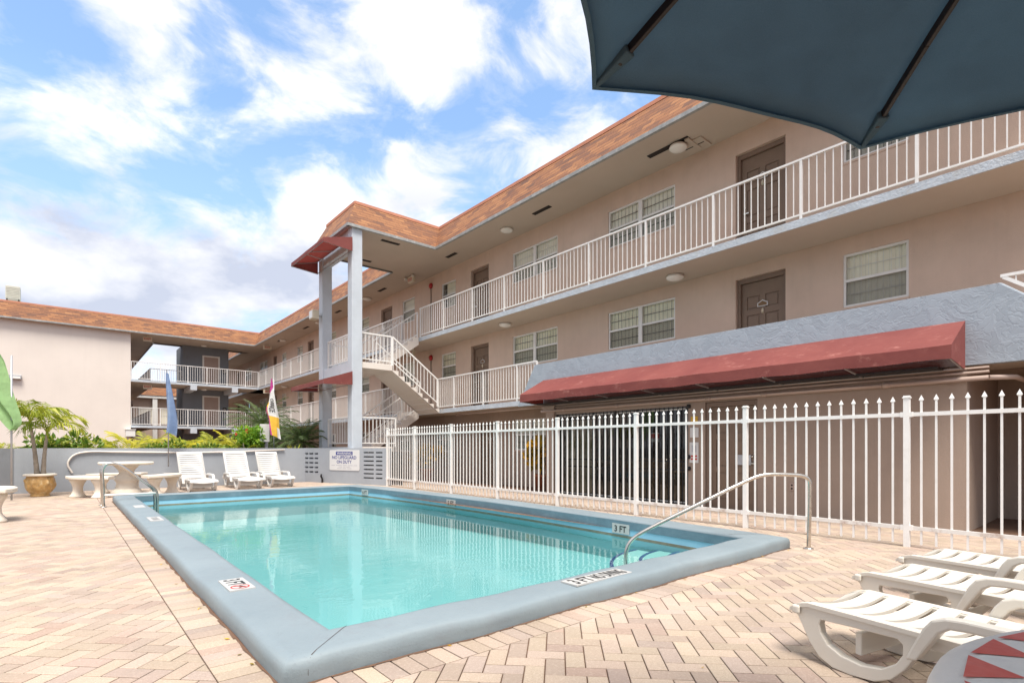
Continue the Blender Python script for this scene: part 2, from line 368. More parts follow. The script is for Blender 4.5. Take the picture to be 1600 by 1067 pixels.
# ------------------------------------------------------------------ mesh builder
class MB:
    def __init__(self):
        self.v = []; self.f = []; self.t = []; self.sm = []
    def quad(self, *p, tint=0.5, smooth=False):
        i = len(self.v)
        self.v += [tuple(q) for q in p]
        self.f.append(tuple(range(i, i + len(p)))); self.t.append(tint); self.sm.append(smooth)
    def box(self, a, b, tint=0.5):
        x0, x1 = sorted((a[0], b[0])); y0, y1 = sorted((a[1], b[1])); z0, z1 = sorted((a[2], b[2]))
        i = len(self.v)
        self.v += [(x0, y0, z0), (x1, y0, z0), (x1, y1, z0), (x0, y1, z0), (x0, y0, z1), (x1, y0, z1), (x1, y1, z1), (x0, y1, z1)]
        for q in ((0, 3, 2, 1), (4, 5, 6, 7), (0, 1, 5, 4), (1, 2, 6, 5), (2, 3, 7, 6), (3, 0, 4, 7)):
            self.f.append(tuple(i + k for k in q)); self.t.append(tint); self.sm.append(False)
    def bar(self, p, q, w, h=None, up=(0, 0, 1)):
        """rectangular bar from p to q: width w sideways, h along up"""
        h = h or w
        p, q = Vector(p), Vector(q); d = (q - p).normalized(); up = Vector(up)
        s = d.cross(up)
        if s.length < 1e-4: s = d.cross(Vector((1, 0, 0)))
        s.normalize(); n = s.cross(d).normalized()
        i = len(self.v)
        for o in (p, q):
            for a, b in ((-1, -1), (1, -1), (1, 1), (-1, 1)):
                self.v.append(tuple(o + s * (a * w / 2) + n * (b * h / 2)))
        for k in ((3, 2, 1, 0), (4, 5, 6, 7), (0, 1, 5, 4), (1, 2, 6, 5), (2, 3, 7, 6), (3, 0, 4, 7)):
            self.f.append(tuple(i + j for j in k)); self.t.append(0.5); self.sm.append(False)
    def tube(self, pts, r, n=10, cap=True, tint=0.5):
        pts = [Vector(p) for p in pts]
        rr = r if isinstance(r, (list, tuple)) else [r] * len(pts)
        i0 = len(self.v); prev = None
        for k, p in enumerate(pts):
            d = (pts[min(k + 1, len(pts) - 1)] - pts[max(k - 1, 0)]).normalized()
            if prev is None:
                a = d.cross(Vector((0, 0, 1)))
                if a.length < 0.05: a = d.cross(Vector((1, 0, 0)))
            else:
                a = prev - d * prev.dot(d)
            a.normalize(); prev = a; b = d.cross(a)
            for j in range(n):
                t = 2 * math.pi * j / n
                self.v.append(tuple(p + (a * math.cos(t) + b * math.sin(t)) * rr[k]))
        for k in range(len(pts) - 1):
            for j in range(n):
                self.f.append((i0 + k * n + j, i0 + k * n + (j + 1) % n, i0 + (k + 1) * n + (j + 1) % n, i0 + (k + 1) * n + j))
                self.t.append(tint); self.sm.append(True)
        if cap:
            self.f.append(tuple(i0 + j for j in range(n))[::-1]); self.t.append(tint); self.sm.append(False)
            e = i0 + (len(pts) - 1) * n
            self.f.append(tuple(e + j for j in range(n))); self.t.append(tint); self.sm.append(False)
    def lathe(self, prof, c=(0, 0, 0), n=24, mod=None, smooth=True):
        i0 = len(self.v)
        for r, z in prof:
            for j in range(n):
                t = 2 * math.pi * j / n
                k = 1 + (mod(t, z) if mod else 0)
                self.v.append((c[0] + r * k * math.cos(t), c[1] + r * k * math.sin(t), c[2] + z))
        for k in range(len(prof) - 1):
            for j in range(n):
                self.f.append((i0 + k * n + j, i0 + k * n + (j + 1) % n, i0 + (k + 1) * n + (j + 1) % n, i0 + (k + 1) * n + j))
                self.t.append(0.5); self.sm.append(smooth)
        if prof[0][0] > 1e-4:
            self.f.append(tuple(i0 + j for j in range(n))[::-1]); self.t.append(0.5); self.sm.append(False)
        if prof[-1][0] > 1e-4:
            e = i0 + (len(prof) - 1) * n
            self.f.append(tuple(e + j for j in range(n))); self.t.append(0.5); self.sm.append(False)
    def prism(self, poly, fn, d0, d1, hole=None):
        """2-D polygon (with optional hole) extruded between d0 and d1; fn(a, b, d) gives the 3-D point"""
        bm = bmesh.new()
        loops = [poly] + ([hole] if hole else [])
        es = []; 
        for lp in loops:
            vs = [bm.verts.new((a, b, 0)) for a, b in lp]
            es += [bm.edges.new((vs[k], vs[(k + 1) % len(vs)])) for k in range(len(vs))]
        bmesh.ops.triangle_fill(bm, use_beauty=True, use_dissolve=False, edges=es)
        bm.verts.index_update()
        pts = [(v.co.x, v.co.y) for v in bm.verts]; tris = [[v.index for v in f.verts] for f in bm.faces]
        bm.free()
        i = len(self.v); n = len(pts)
        self.v += [tuple(fn(a, b, d0)) for a, b in pts] + [tuple(fn(a, b, d1)) for a, b in pts]
        for t in tris:
            self.f.append(tuple(i + k for k in t)); self.f.append(tuple(i + n + k for k in reversed(t)))
            self.t += [0.5, 0.5]; self.sm += [False, False]
        o = 0
        for lp in loops:
            m = len(lp)
            for k in range(m):
                a, b = o + k, o + (k + 1) % m
                self.f.append((i + a, i + b, i + n + b, i + n + a)); self.t.append(0.5); self.sm.append(False)
            o += m
    def mesh(self, name, tint=False, fix=True):
        me = bpy.data.meshes.new(name)
        me.from_pydata(self.v, [], self.f)
        me.polygons.foreach_set('use_smooth', self.sm)
        if tint:
            at = me.attributes.new('tint', 'FLOAT_COLOR', 'FACE')
            buf = []
            for t in self.t:
                buf += ([t, t, t, 1] if isinstance(t, (int, float)) else list(t) + [1])
            at.data.foreach_set('color', buf)
        if fix:
            bm = bmesh.new(); bm.from_mesh(me)
            bmesh.ops.recalc_face_normals(bm, faces=bm.faces)
            bm.to_mesh(me); bm.free()
        me.update()
        return me

def wmat(o):
    m = Matrix.LocRotScale(o.location, o.rotation_euler, o.scale)
    if o.parent:
        return wmat(o.parent) @ o.matrix_parent_inverse @ m
    return m

def adopt(o, parent, local=False):
    if parent is not None:
        o.parent = parent
        if not local:
            o.matrix_parent_inverse = wmat(parent).inverted()
    return o

def obj(name, mb, mat, parent=None, label=None, local=False, bevel=0, tint=False, fix=True, kind=None):
    me = mb if isinstance(mb, bpy.types.Mesh) else mb.mesh(name, tint, fix)
    if not me.materials:
        for k in (mat if isinstance(mat, list) else [mat]):
            me.materials.append(MT[k])
    o = bpy.data.objects.new(name, me)
    COL.objects.link(o)
    adopt(o, parent, local)
    if label: o['label'] = label
    if kind: o['kind'] = kind
    if bevel:
        b = o.modifiers.new('bevel', 'BEVEL'); b.width = bevel; b.segments = 2; b.limit_method = 'ANGLE'; b.angle_limit = R(40)
    return o

def thing(name, label, cat, loc=(0, 0, 0), rz=0, group=None):
    o = bpy.data.objects.new(name, None)
    COL.objects.link(o)
    o.empty_display_size = 0.2
    o.location = loc; o.rotation_euler = (0, 0, rz)
    o['label'] = label; o['category'] = cat
    if group: o['group'] = group
    return o

def tag(o, label, cat, group=None):
    o['label'] = label; o['category'] = cat
    if group: o['group'] = group
    return o

def struct(name, mb, mat, **kw):
    o = obj(name, mb, mat, **kw); o['kind'] = 'structure'
    return o

def dup(root, loc, rz, label=None, parent=None):
    def cp(o, par):
        c = o.copy(); COL.objects.link(c)
        if par is not None:
            c.parent = par; c.matrix_parent_inverse = o.matrix_parent_inverse.copy()
        for ch in list(o.children): cp(ch, c)
        return c
    c = cp(root, parent)
    c.location = loc; c.rotation_euler = (0, 0, rz)
    if label: c['label'] = label
    return c

def text_mb(s, size, width=None):
    cu = bpy.data.curves.new('lettering', 'FONT')
    cu.body = s; cu.size = size; cu.align_x = 'CENTER'; cu.align_y = 'CENTER'; cu.resolution_u = 3; cu.offset = size * 0.02
    o = bpy.data.objects.new('lettering', cu); COL.objects.link(o)
    dg = bpy.context.evaluated_depsgraph_get(); dg.update()
    me = bpy.data.meshes.new_from_object(o.evaluated_get(dg))
    vs = [v.co.copy() for v in me.vertices]; fs = [tuple(p.vertices) for p in me.polygons]
    bpy.data.objects.remove(o); bpy.data.curves.remove(cu); bpy.data.meshes.remove(me)
    if width and vs:
        x0 = min(v.x for v in vs); x1 = max(v.x for v in vs)
        k = width / (x1 - x0)
        for v in vs: v.x = (v.x - (x0 + x1) / 2) * k
    if vs:
        y0 = min(v.y for v in vs); y1 = max(v.y for v in vs)
        for v in vs: v.y -= (y0 + y1) / 2
    return vs, fs

def lettering(s, size, origin, ax, ay, mat, parent, width=None, off=0.002, name='lettering', bend=None):
    vs, fs = text_mb(s, size, width)
    ax, ay, o = Vector(ax), Vector(ay), Vector(origin)
    n = ax.cross(ay).normalized()
    mb = MB()
    P = [o + ax * v.x + ay * v.y + n * off for v in vs]
    if bend: P = [bend(v.x, v.y) for v in vs]
    mb.v = [tuple(p) for p in P]
    mb.f = fs; mb.t = [0.5] * len(fs); mb.sm = [False] * len(fs)
    return obj(name, mb, mat, parent, fix=False)

# ------------------------------------------------------------------ world
W = bpy.data.worlds.new('World'); S.world = W; W.use_nodes = True
nt = W.node_tree
for n in list(nt.nodes): nt.nodes.remove(n)
SUN_EL, SUN_AZ = R(66), R(204)       # azimuth clockwise from +Y
wo = nt.nodes.new('ShaderNodeOutputWorld')
sky = N(nt, 'ShaderNodeTexSky', sky_type='NISHITA', sun_disc=False, sun_elevation=SUN_EL, sun_rotation=SUN_AZ,
        air_density=1.0, dust_density=0.3, ozone_density=2.0, altitude=0.0)
tc = N(nt, 'ShaderNodeTexCoord').outputs['Generated']
nv = N(nt, 'ShaderNodeVectorMath', {0: tc}, operation='NORMALIZE').outputs[0]
sp = N(nt, 'ShaderNodeSeparateXYZ', {0: nv})
zz = M(nt, 'ADD', M(nt, 'MAXIMUM', sp.outputs[2], 0.0), 0.16)
px = M(nt, 'DIVIDE', sp.outputs[0], zz); py = M(nt, 'DIVIDE', sp.outputs[1], zz)
pc = N(nt, 'ShaderNodeCombineXYZ', {0: px, 1: py, 2: 3.7}).outputs[0]
mpw = N(nt, 'ShaderNodeMapping', {'Vector': nv, 'Scale': (1, 1, 1.9)}).outputs[0]
f1 = N(nt, 'ShaderNodeTexNoise', {'Vector': mpw, 'Scale': 6.2, 'Detail': 13.0, 'Roughness': 0.6, 'Distortion': 0.35}).outputs[0]
f2 = N(nt, 'ShaderNodeTexNoise', {'Vector': pc, 'Scale': 1.1, 'Detail': 9.0, 'Roughness': 0.6, 'Distortion': 0.3}).outputs[0]
dens = M(nt, 'ADD', M(nt, 'MULTIPLY', f1, 1.9), M(nt, 'MULTIPLY', f2, 0.2))
# cloud banks seen over the courtyard (direction of a photo pixel, angular size, weight)
for (u, v, sz, w) in ((190, 90, .085, .11), (130, 140, .1, .11), (60, 170, .08, .1), (240, 25, .05, .13), (400, 105, .06, .16), (480, 100, .07, .22), (570, 105, .08, .25), (680, 85, .08, .2), (640, 25, .05, .2), (720, 30, .05, .15), (870, 55, .07, .2),
                      (230, 195, .07, .16), (330, 205, .06, .12), (160, 215, .06, .1), (920, 190, .06, .17), (860, 215, .05, .08), (700, 250, .04, .06), (540, 350, .1, .34), (450, 430, .1, .32), (620, 240, .05, .1), (330, 420, .08, .16), (300, 460, .12, .2), (640, 300, .06, .1),
                      (120, 340, .09, .16), (60, 420, .11, .14), (250, 400, .1, .13), (200, 330, .06, .1), (330, 340, .05, .1), (1000, 40, .1, .1), (20, 380, .08, .1), (160, 470, .1, .1),
                      (430, 20, .055, -.3), (30, 25, .06, -.25), (520, 25, .045, -.25), (330, 285, .075, -.32), (80, 270, .075, -.32), (210, 280, .06, -.26), (460, 235, .07, -.24), (560, 215, .07, -.2), (720, 170, .06, -.2), (640, 190, .06, -.2), (780, 290, .06, -.1), (430, 310, .05, -.18), (800, 10, .04, -.2), (820, 130, .04, -.1), (20, 250, .06, -.22), (320, 40, .04, -.18), (110, 30, .05, -.16), (340, 140, .04, -.12), (20, 110, .04, -.1), (140, 400, .04, -.08), (260, 350, .04, -.06), (400, 470, .05, -.1)):
    d = raydir(u, v).normalized()
    dist = N(nt, 'ShaderNodeVectorMath', {0: nv, 1: tuple(d)}, operation='DISTANCE').outputs['Value']
    q = M(nt, 'DIVIDE', dist, sz)
    g = M(nt, 'EXPONENT', M(nt, 'MULTIPLY', M(nt, 'MULTIPLY', q, q), -1.0))
    dens = M(nt, 'ADD', dens, M(nt, 'MULTIPLY', g, w))
# unseen cloud added outside the view to neutralise and soften the fill light
vd = Vector((sT, cT, 0.42)).normalized()
away = N(nt, 'ShaderNodeVectorMath', {0: nv, 1: tuple(vd)}, operation='DOT_PRODUCT').outputs['Value']
dens = M(nt, 'ADD', dens, RAMP(nt, away, [(0.35, 0.3), (0.66, 0.0)]))
dens = M(nt, 'MULTIPLY', dens, 0.6)
mask = RAMP(nt, dens, [(0.53, 0), (0.61, 0.15), (0.70, 0.56), (0.79, 0.92)])
lowz = RAMP(nt, sp.outputs[2], [(0.33, 1.0), (0.55, 0.0)])
f3 = N(nt, 'ShaderNodeTexNoise', {'Vector': mpw, 'Scale': 4.0, 'Detail': 7.0, 'Roughness': 0.55}).outputs[0]
thick = RAMP(nt, dens, [(0.6, 0.25), (0.8, 0.9)])
shade = M(nt, 'MULTIPLY', M(nt, 'MULTIPLY', M(nt, 'ADD', M(nt, 'MULTIPLY', RAMP(nt, f3, [(0.36, 0), (0.56, 1)]), 0.8), M(nt, 'MULTIPLY', thick, 0.25)), M(nt, 'MAXIMUM', lowz, 0.4)), 0.9)
CW = 5.6
ccol = MIX(nt, shade, (CW, CW * .965, CW * .92), (CW * 0.42, CW * 0.45, CW * 0.55))
skyc = MIX(nt, RAMP(nt, sp.outputs[2], [(0.0, 0.95), (0.3, 0.7), (0.5, 0.25)]), sky.outputs[0], (1.9, 2.7, 4.0))
skyc = MIX(nt, 1.0, skyc, (1.08, 1.14, 1.16), 'MULTIPLY')
fin = MIX(nt, mask, skyc, ccol)
bg = N(nt, 'ShaderNodeBackground', {'Color': fin, 'Strength': 0.1})
nt.links.new(bg.outputs[0], wo.inputs[0])

sl = bpy.data.lights.new('sun', 'SUN'); so = bpy.data.objects.new('sun', sl); COL.objects.link(so)
sl.energy = 2.3; sl.angle = R(24); sl.color = (1.0, 0.935, 0.845)
sd = Vector((math.sin(SUN_AZ) * math.cos(SUN_EL), math.cos(SUN_AZ) * math.cos(SUN_EL), math.sin(SUN_EL)))
so.rotation_euler = sd.to_track_quat('Z', 'Y').to_euler()
so.location = (0, 0, 30)
S.view_settings.view_transform = 'Standard'
S.view_settings.look = 'None'
S.view_settings.exposure = 1.38
S.view_settings.gamma = 1

# ------------------------------------------------------------------ ground and pavers
def gz(x):
    t = min(1, max(0, (x - 6.6) / 3.2))
    return -0.12 * t * t * (3 - 2 * t)

PX0, PX1, PY0, PY1 = 1.08, 5.6, 2.78, 13.15      # pool, inside of the coping
g = MB()
xs = [-600, -30, -5, 0.95, 5.75, 6.6, 7.4, 8.2, 9.0, 9.9, 13, 40, 600]
ys = [-600, -20, 2.65, 13.3, 40, 120, 900]
for i in range(len(xs) - 1):
    for j in range(len(ys) - 1):
        if xs[i] == 0.95 and ys[j] == 2.65: continue
        g.quad(*[(x, y, gz(x) - 0.012) for x, y in ((xs[i], ys[j]), (xs[i + 1], ys[j]), (xs[i + 1], ys[j + 1]), (xs[i], ys[j + 1]))])
struct('ground', g, 'joint', fix=False)

PAL = [((0.66, 0.53, 0.37), 5), ((0.64, 0.5, 0.36), 5), ((0.61, 0.47, 0.355), 5), ((0.57, 0.435, 0.34), 3), ((0.51, 0.395, 0.33), 2), ((0.48, 0.33, 0.26), 1), ((0.42, 0.29, 0.235), 0.5), ((0.6, 0.4, 0.3), 1)]
def clip(poly, a, b, c):
    out = []
    for k in range(len(poly)):
        p, q = poly[k], poly[(k + 1) % len(poly)]
        dp = a * p[0] + b * p[1] - c; dq = a * q[0] + b * q[1] - c
        if dp <= 0: out.append(p)
        if (dp < 0 < dq) or (dq < 0 < dp):
            t = dp / (dp - dq); out.append((p[0] + (q[0] - p[0]) * t, p[1] + (q[1] - p[1]) * t))
    return out
def brick(mb, poly, tint, gap=0.003):
    cx = sum(p[0] for p in poly) / len(poly); cy = sum(p[1] for p in poly) / len(poly)
    def ins(d):
        n = len(poly); res = []
        for k in range(n):
            p0, p1, p2 = Vector(poly[k - 1]), Vector(poly[k]), Vector(poly[(k + 1) % n])
            e1 = (p1 - p0); e2 = (p2 - p1)
            if e1.length < 1e-5 or e2.length < 1e-5: res.append(p1.lerp(Vector((cx, cy)), 0.05)); continue
            e1.normalize(); e2.normalize()
            n1 = Vector((-e1.y, e1.x)); n2 = Vector((-e2.y, e2.x))
            b = n1 + n2
            if b.length < 0.3: res.append(p1.lerp(Vector((cx, cy)), 0.1)); continue
            b.normalize(); res.append(p1 + b * (d / max(0.35, b.dot(n1))))
        return res
    dz = random.uniform(-0.0012, 0.0012)
    a = ins(gap); b = ins(gap + 0.004)
    n = len(poly)
    i = len(mb.v)
    mb.v += [(p.x, p.y, gz(p.x) - 0.011) for p in a] + [(p.x, p.y, gz(p.x) - 0.0025 + dz) for p in a] + [(p.x, p.y, gz(p.x) + dz) for p in b]
    mb.f.append(tuple(i + 2 * n + k for k in range(n)))
    for k in range(n):
        k2 = (k + 1) % n
        mb.f.append((i + k, i + k2, i + n + k2, i + n + k)); mb.f.append((i + n + k, i + n + k2, i + 2 * n + k2, i + 2 * n + k))
    mb.t += [tint] * (2 * n + 1); mb.sm += [False] * (2 * n + 1)
def area(p):
    return 0.5 * abs(sum(p[k][0] * p[(k + 1) % len(p)][1] - p[(k + 1) % len(p)][0] * p[k][1] for k in range(len(p))))
def pcol():
    c = random.choices([p[0] for p in PAL], [p[1] for p in PAL])[0]
    k = random.uniform(0.54, 0.78)
    av = (0.6, 0.5, 0.42)
    return tuple((x * .66 + a * .34) * k for x, a in zip(c, av))
pv = MB()
SW = 0.205
CX0, CX1, CY0, CY1 = 0.75, 6.0, 2.47, 13.5      # outside of the coping
regs = [(-4.2, CX0 - SW, -0.8, 17.3), (CX0 - SW, CX1 + SW + 0.12, -0.8, CY0 - SW), (CX1 + SW + 0.12, 9.9, -0.8, 16.5), (CX0 - SW, CX1 + SW + 0.12, CY1 + SW, 17.3)]
L, Wd = 0.2, 0.1
c45 = math.sqrt(0.5)
for i in range(-95, 150):
    for j in range(-95, 150):
        # herringbone on a 0.1 m grid: every fourth diagonal starts one lying and one standing brick
        if (i - j) % 4: continue
        rects = [(i, j, 2, 1), (i + 2, j - 1, 1, 2)]
        for (a, b, w, h) in rects:
            q = [(a * Wd, b * Wd), ((a + w) * Wd, b * Wd), ((a + w) * Wd, (b + h) * Wd), (a * Wd, (b + h) * Wd)]
            q = [((x + y) * c45 - 1.0, (-x + y) * c45 + 8.0) for x, y in q]
            mx = sum(p[0] for p in q) / 4; my = sum(p[1] for p in q) / 4
            if not (-4.4 < mx < 10 and -1 < my < 17.4): continue
            if mx < -1.5 and my < 2: continue
            for (x0, x1, y0, y1) in regs:
                if mx < x0 - .2 or mx > x1 + .2 or my < y0 - .2 or my > y1 + .2: continue
                p = q
                for hp in ((-1, 0, -x0), (1, 0, x1), (0, -1, -y0), (0, 1, y1)):
                    p = clip(p, *hp)
                    if len(p) < 3: break
                if len(p) >= 3 and area(p) > 0.0008:
                    brick(pv, p, pcol())
def soldier(x0, y0, x1, y1, alongx):
    n = int(round((x1 - x0 if alongx else y1 - y0) / 0.1))
    for k in range(n):
        if alongx:
            a, b = x0 + (x1 - x0) * k / n, x0 + (x1 - x0) * (k + 1) / n
            brick(pv, [(a, y0), (b, y0), (b, y1), (a, y1)], pcol())
        else:
            a, b = y0 + (y1 - y0) * k / n, y0 + (y1 - y0) * (k + 1) / n
            brick(pv, [(x0, a), (x1, a), (x1, b), (x0, b)], pcol())
soldier(CX0 - SW, CY0 - SW, CX0 + .02, CY1 + SW, False)
soldier(CX1 - 0.02, CY0 - SW, CX1 + SW + 0.12, CY1 + SW, False)
soldier(CX0 + .02, CY0 - SW, CX1 - .02, CY0 + .02, True)
soldier(CX0 + .02, CY1 - .02, CX1 - .02, CY1 + SW, True)
struct('paving', pv, 'paver', tint=True, fix=False)

# ------------------------------------------------------------------ swimming pool
pool = thing('swimming_pool', 'rectangular pool with thick raised blue-grey rim in the paved courtyard', 'pool', (3.35, 8, 0))
CT = 0.12
# outer / inner plan of the coping, right side bows slightly outwards
def bow(y): 
    t = (y - PY0) / (PY1 - PY0)
    return 0.28 * math.sin(math.pi * min(1, max(0, t))) 
ring_in, ring_out = [], []
nseg = 26
for k in range(nseg + 1):
    y = PY0 + (PY1 - PY0) * k / nseg
    ring_in.append((PX1 + bow(y), y)); yo = CY0 + (CY1 - CY0) * k / nseg
    ring_out.append((CX1 + bow(y) + 0.06 * min(1, 4 * (1 - abs(2 * k / nseg - 1))), yo))
for k in range(1, 9):
    t = k / 8; ring_in.append((PX1 + (PX0 - PX1) * t, PY1)); ring_out.append((CX1 + (CX0 - CX1) * t, CY1))
for k in range(1, nseg + 1):
    t = k / nseg; ring_in.append((PX0, PY1 + (PY0 - PY1) * t)); ring_out.append((CX0, CY1 + (CY0 - CY1) * t))
for k in range(1, 24):
    t = k / 24; ring_in.append((PX0 + (PX1 - PX0) * t, PY0)); ring_out.append((CX0 + (CX1 - CX0) * t, CY0 + .012 * math.sin(k * .9) + .006 * math.sin(k * 2.3)))
nR = len(ring_in)
prof = [(0.0, 0.005), (0.0, CT - 0.02), (0.03, CT), (0.12, CT + 0.004), (0.8, CT + 0.002), (0.92, CT - 0.004), (0.975, CT - 0.02), (0.995, CT - 0.05), (1.0, 0.05), (0.985, -0.01)]
mb = MB()
for k in range(nR):
    a, b = Vector(ring_in[k]), Vector(ring_out[k])
    wob = 0.004 * math.sin(k * 1.7) + 0.003 * math.sin(k * .63)
    for t, z in prof:
        p = a.lerp(b, t + (.012 * math.sin(k * 1.13 + t * 3) + .008 * math.sin(k * 2.9) if .85 < t < .999 else 0))
        mb.v.append((p.x, p.y, z + (wob if z > 0.05 else 0)))
m_ = len(prof)
for k in range(nR):
    k2 = (k + 1) % nR
    for q in range(m_ - 1):
        mb.f.append((k * m_ + q, k2 * m_ + q, k2 * m_ + q + 1, k * m_ + q + 1)); mb.t.append(.5); mb.sm.append(True)
obj('coping', mb, 'coping', pool)
def band(z0, z1, mat, name, off=0.0):
    b = MB()
    for k in range(nR):
        k2 = (k + 1) % nR
        c = Vector((3.35, 8)); 
        def o(p):
            q = Vector(p)
            return (q.x + (off if q.x < c.x else -off), q.y + (off if q.y < c.y else -off))
        p, q = o(ring_in[k]), o(ring_in[k2])
        b.quad((p[0], p[1], z0), (q[0], q[1], z0), (q[0], q[1], z1), (p[0], p[1], z1), smooth=False)
    return obj(name, b, mat, pool, fix=False)
WZ = -0.105
band(-0.002, CT - 0.018, 'coping_face', 'coping_lip', 0.004)
band(-0.085, -0.002, 'tile_band', 'tile_band', -0.004)
band(-0.12, -0.085, 'waterline', 'waterline', -0.004)
b = MB()
def depth(y): return -0.42 - 0.1 * min(1, max(0, (y - 4) / 7))
for k in range(nR):
    k2 = (k + 1) % nR; p, q = ring_in[k], ring_in[k2]
    b.quad((p[0], p[1], depth(p[1])), (q[0], q[1], depth(q[1])), (q[0], q[1], -0.12), (p[0], p[1], -0.12))
yy = [PY0 + (PY1 - PY0) * k / nseg for k in range(nseg + 1)]
for k in range(nseg):
    b.quad((PX0, yy[k], depth(yy[k])), (PX1 + bow(yy[k]), yy[k], depth(yy[k])), (PX1 + bow(yy[k + 1]), yy[k + 1], depth(yy[k + 1])), (PX0, yy[k + 1], depth(yy[k + 1])))
obj('basin', b, 'basin', pool, fix=False)
# curved corner steps
for k, (rad, z) in enumerate(((0.5, -0.125), (0.8, -0.15), (1.1, -0.18), (1.42, -0.215))):
    s = MB(); t = MB(); n = 14
    cx, cy = PX1, PY0
    arc = []
    for j in range(n + 1):
        a = math.pi / 2 + math.pi / 2 * j / n
        arc.append((cx + rad * math.cos(a), cy + rad * math.sin(a)))
    for j in range(n):
        s.quad((cx, cy, z), (arc[j][0], arc[j][1], z), (arc[j + 1][0], arc[j + 1][1], z))
        s.quad((arc[j][0], arc[j][1], z), (arc[j + 1][0], arc[j + 1][1], z), (arc[j + 1][0], arc[j + 1][1], -.42), (arc[j][0], arc[j][1], -.42))
        def sc(p, r): return (cx + (p[0] - cx) * r / rad, cy + (p[1] - cy) * r / rad)
        a0, a1 = sc(arc[j], rad - .035), sc(arc[j + 1], rad - .035); b0, b1 = sc(arc[j], rad + .004), sc(arc[j + 1], rad + .004)
        t.quad(a0 + (z + .004,), a1 + (z + .004,), b1 + (z + .004,), b0 + (z + .004,)); t.quad(b0 + (z + .004,), b1 + (z + .004,), b1 + (z - .03,), b0 + (z - .03,))
    st = obj('step', s, 'basin_step', pool, fix=False)
    obj('tile_edge', t, 'step_tile', st, fix=False)
# dark gap along the foot of the rim
gp_ = MB()
for k in range(nR):
    k2 = (k + 1) % nR
    for q in range(4):
        t0, t1 = q / 4, (q + 1) / 4
        a, c = Vector(ring_out[k]).lerp(Vector(ring_out[k2]), t0), Vector(ring_out[k]).lerp(Vector(ring_out[k2]), t1)
        n_ = Vector((c.y - a.y, a.x - c.x)).normalized(); w0 = .012 + .007 * math.sin(k * 3.1 + q * 1.9); w1 = .012 + .007 * math.sin(k * 3.1 + (q + 1) * 1.9)
        if n_.dot(a - Vector((3.35, 8))) < 0: n_ = -n_
        i0, i1 = a - n_ * .03, c - n_ * .03; o0, o1 = a + n_ * w0, c + n_ * w1
        gp_.quad((i0.x, i0.y, .0035), (i1.x, i1.y, .0035), (o1.x, o1.y, .0035), (o0.x, o0.y, .0035))
obj('foot_gap', gp_, 'joint', pool, fix=False)
# joints across the coping
for (k0) in (7, 17, 47, 60, 84):
    a, b_ = Vector(ring_in[k0 % nR]).lerp(Vector(ring_in[(k0 + 1) % nR]), .5), Vector(ring_out[k0 % nR]).lerp(Vector(ring_out[(k0 + 1) % nR]), .5)
    along = (Vector(ring_out[(k0 + 1) % nR]) - Vector(ring_out[k0 % nR])).normalized() * .0022
    j = MB(); P_ = [(t, z + .0052) for t, z in prof[2:7]] + [(.999, .072), (1.004, .05), (.99, .01)]
    for (t0, z0), (t1, z1) in zip(P_, P_[1:]):
        p, q = a.lerp(b_, t0), a.lerp(b_, t1)
        w0 = along * (1 + .6 * math.sin(t0 * 23)); w1 = along * (1 + .6 * math.sin(t1 * 23))
        j.quad((p.x - w0.x, p.y - w0.y, z0), (p.x + w0.x, p.y + w0.y, z0), (q.x + w1.x, q.y + w1.y, z1), (q.x - w1.x, q.y - w1.y, z1))
    obj('joint', j, 'soil', pool, fix=False)
# depth markers
def marker_flat(cx, cy, w, h, txts, rot, label, mat='tile_white', diving=False):
    ax = Vector((math.cos(rot), math.sin(rot), 0)); ay = Vector((-math.sin(rot), math.cos(rot), 0))
    z = CT + 0.008
    p = MB(); c = Vector((cx, cy, z))
    q = [c + ax * (a * w / 2) + ay * (bb * h / 2) for a, bb in ((-1, -1), (1, -1), (1, 1), (-1, 1))]
    p.quad(*[v + Vector((0, 0, .003)) for v in q]); 
    for i in range(4): p.quad(q[i] - Vector((0, 0, .008)), q[(i + 1) % 4] - Vector((0, 0, .008)), q[(i + 1) % 4] + Vector((0, 0, .003)), q[i] + Vector((0, 0, .003)))
    o = obj('depth_marker', p, mat, pool, label, fix=False)
    for (s, size, dx, dy, wd, mt) in txts:
        lettering(s, size, c + ax * dx + ay * dy + Vector((0, 0, .003)), ax, ay, mt, o, wd, 0.0015)
    if diving:
        d = MB(); cc = c + ax * diving[0] + Vector((0, 0, .0046)); r0 = diving[1]
        for j in range(20):
            a0, a1 = 2 * math.pi * j / 20, 2 * math.pi * (j + 1) / 20
            P = lambda r, a: cc + ax * (r * math.cos(a)) + ay * (r * math.sin(a))
            d.quad(P(r0 * .84, a0), P(r0, a0), P(r0, a1), P(r0 * .84, a1))
        s45 = Vector((0, 0, 0.0004))
        e = (ax + ay).normalized(); f = (ax - ay).normalized()
        d.quad(cc + s45 + e * r0 * .85 + f * .006, cc + s45 - e * r0 * .85 + f * .006, cc + s45 - e * r0 * .85 - f * .006, cc + s45 + e * r0 * .85 - f * .006)
        obj('no_diving_symbol', d, 'red_ink', o, fix=False)
        fg = MB(); z_ = Vector((0, 0, -.0004))
        fg.quad(cc + z_ + ax * -.035 + ay * .01, cc + z_ + ax * .015 + ay * .035, cc + z_ + ax * .02 + ay * .022, cc + z_ + ax * -.03 + ay * -.004)
        fg.quad(cc + z_ + ax * .01 + ay * .02, cc + z_ + ax * .035 + ay * -.01, cc + z_ + ax * .026 + ay * -.015, cc + z_ + ax * .004 + ay * .012)
        obj('diver_figure', fg, 'ink', o, fix=False)
    return o
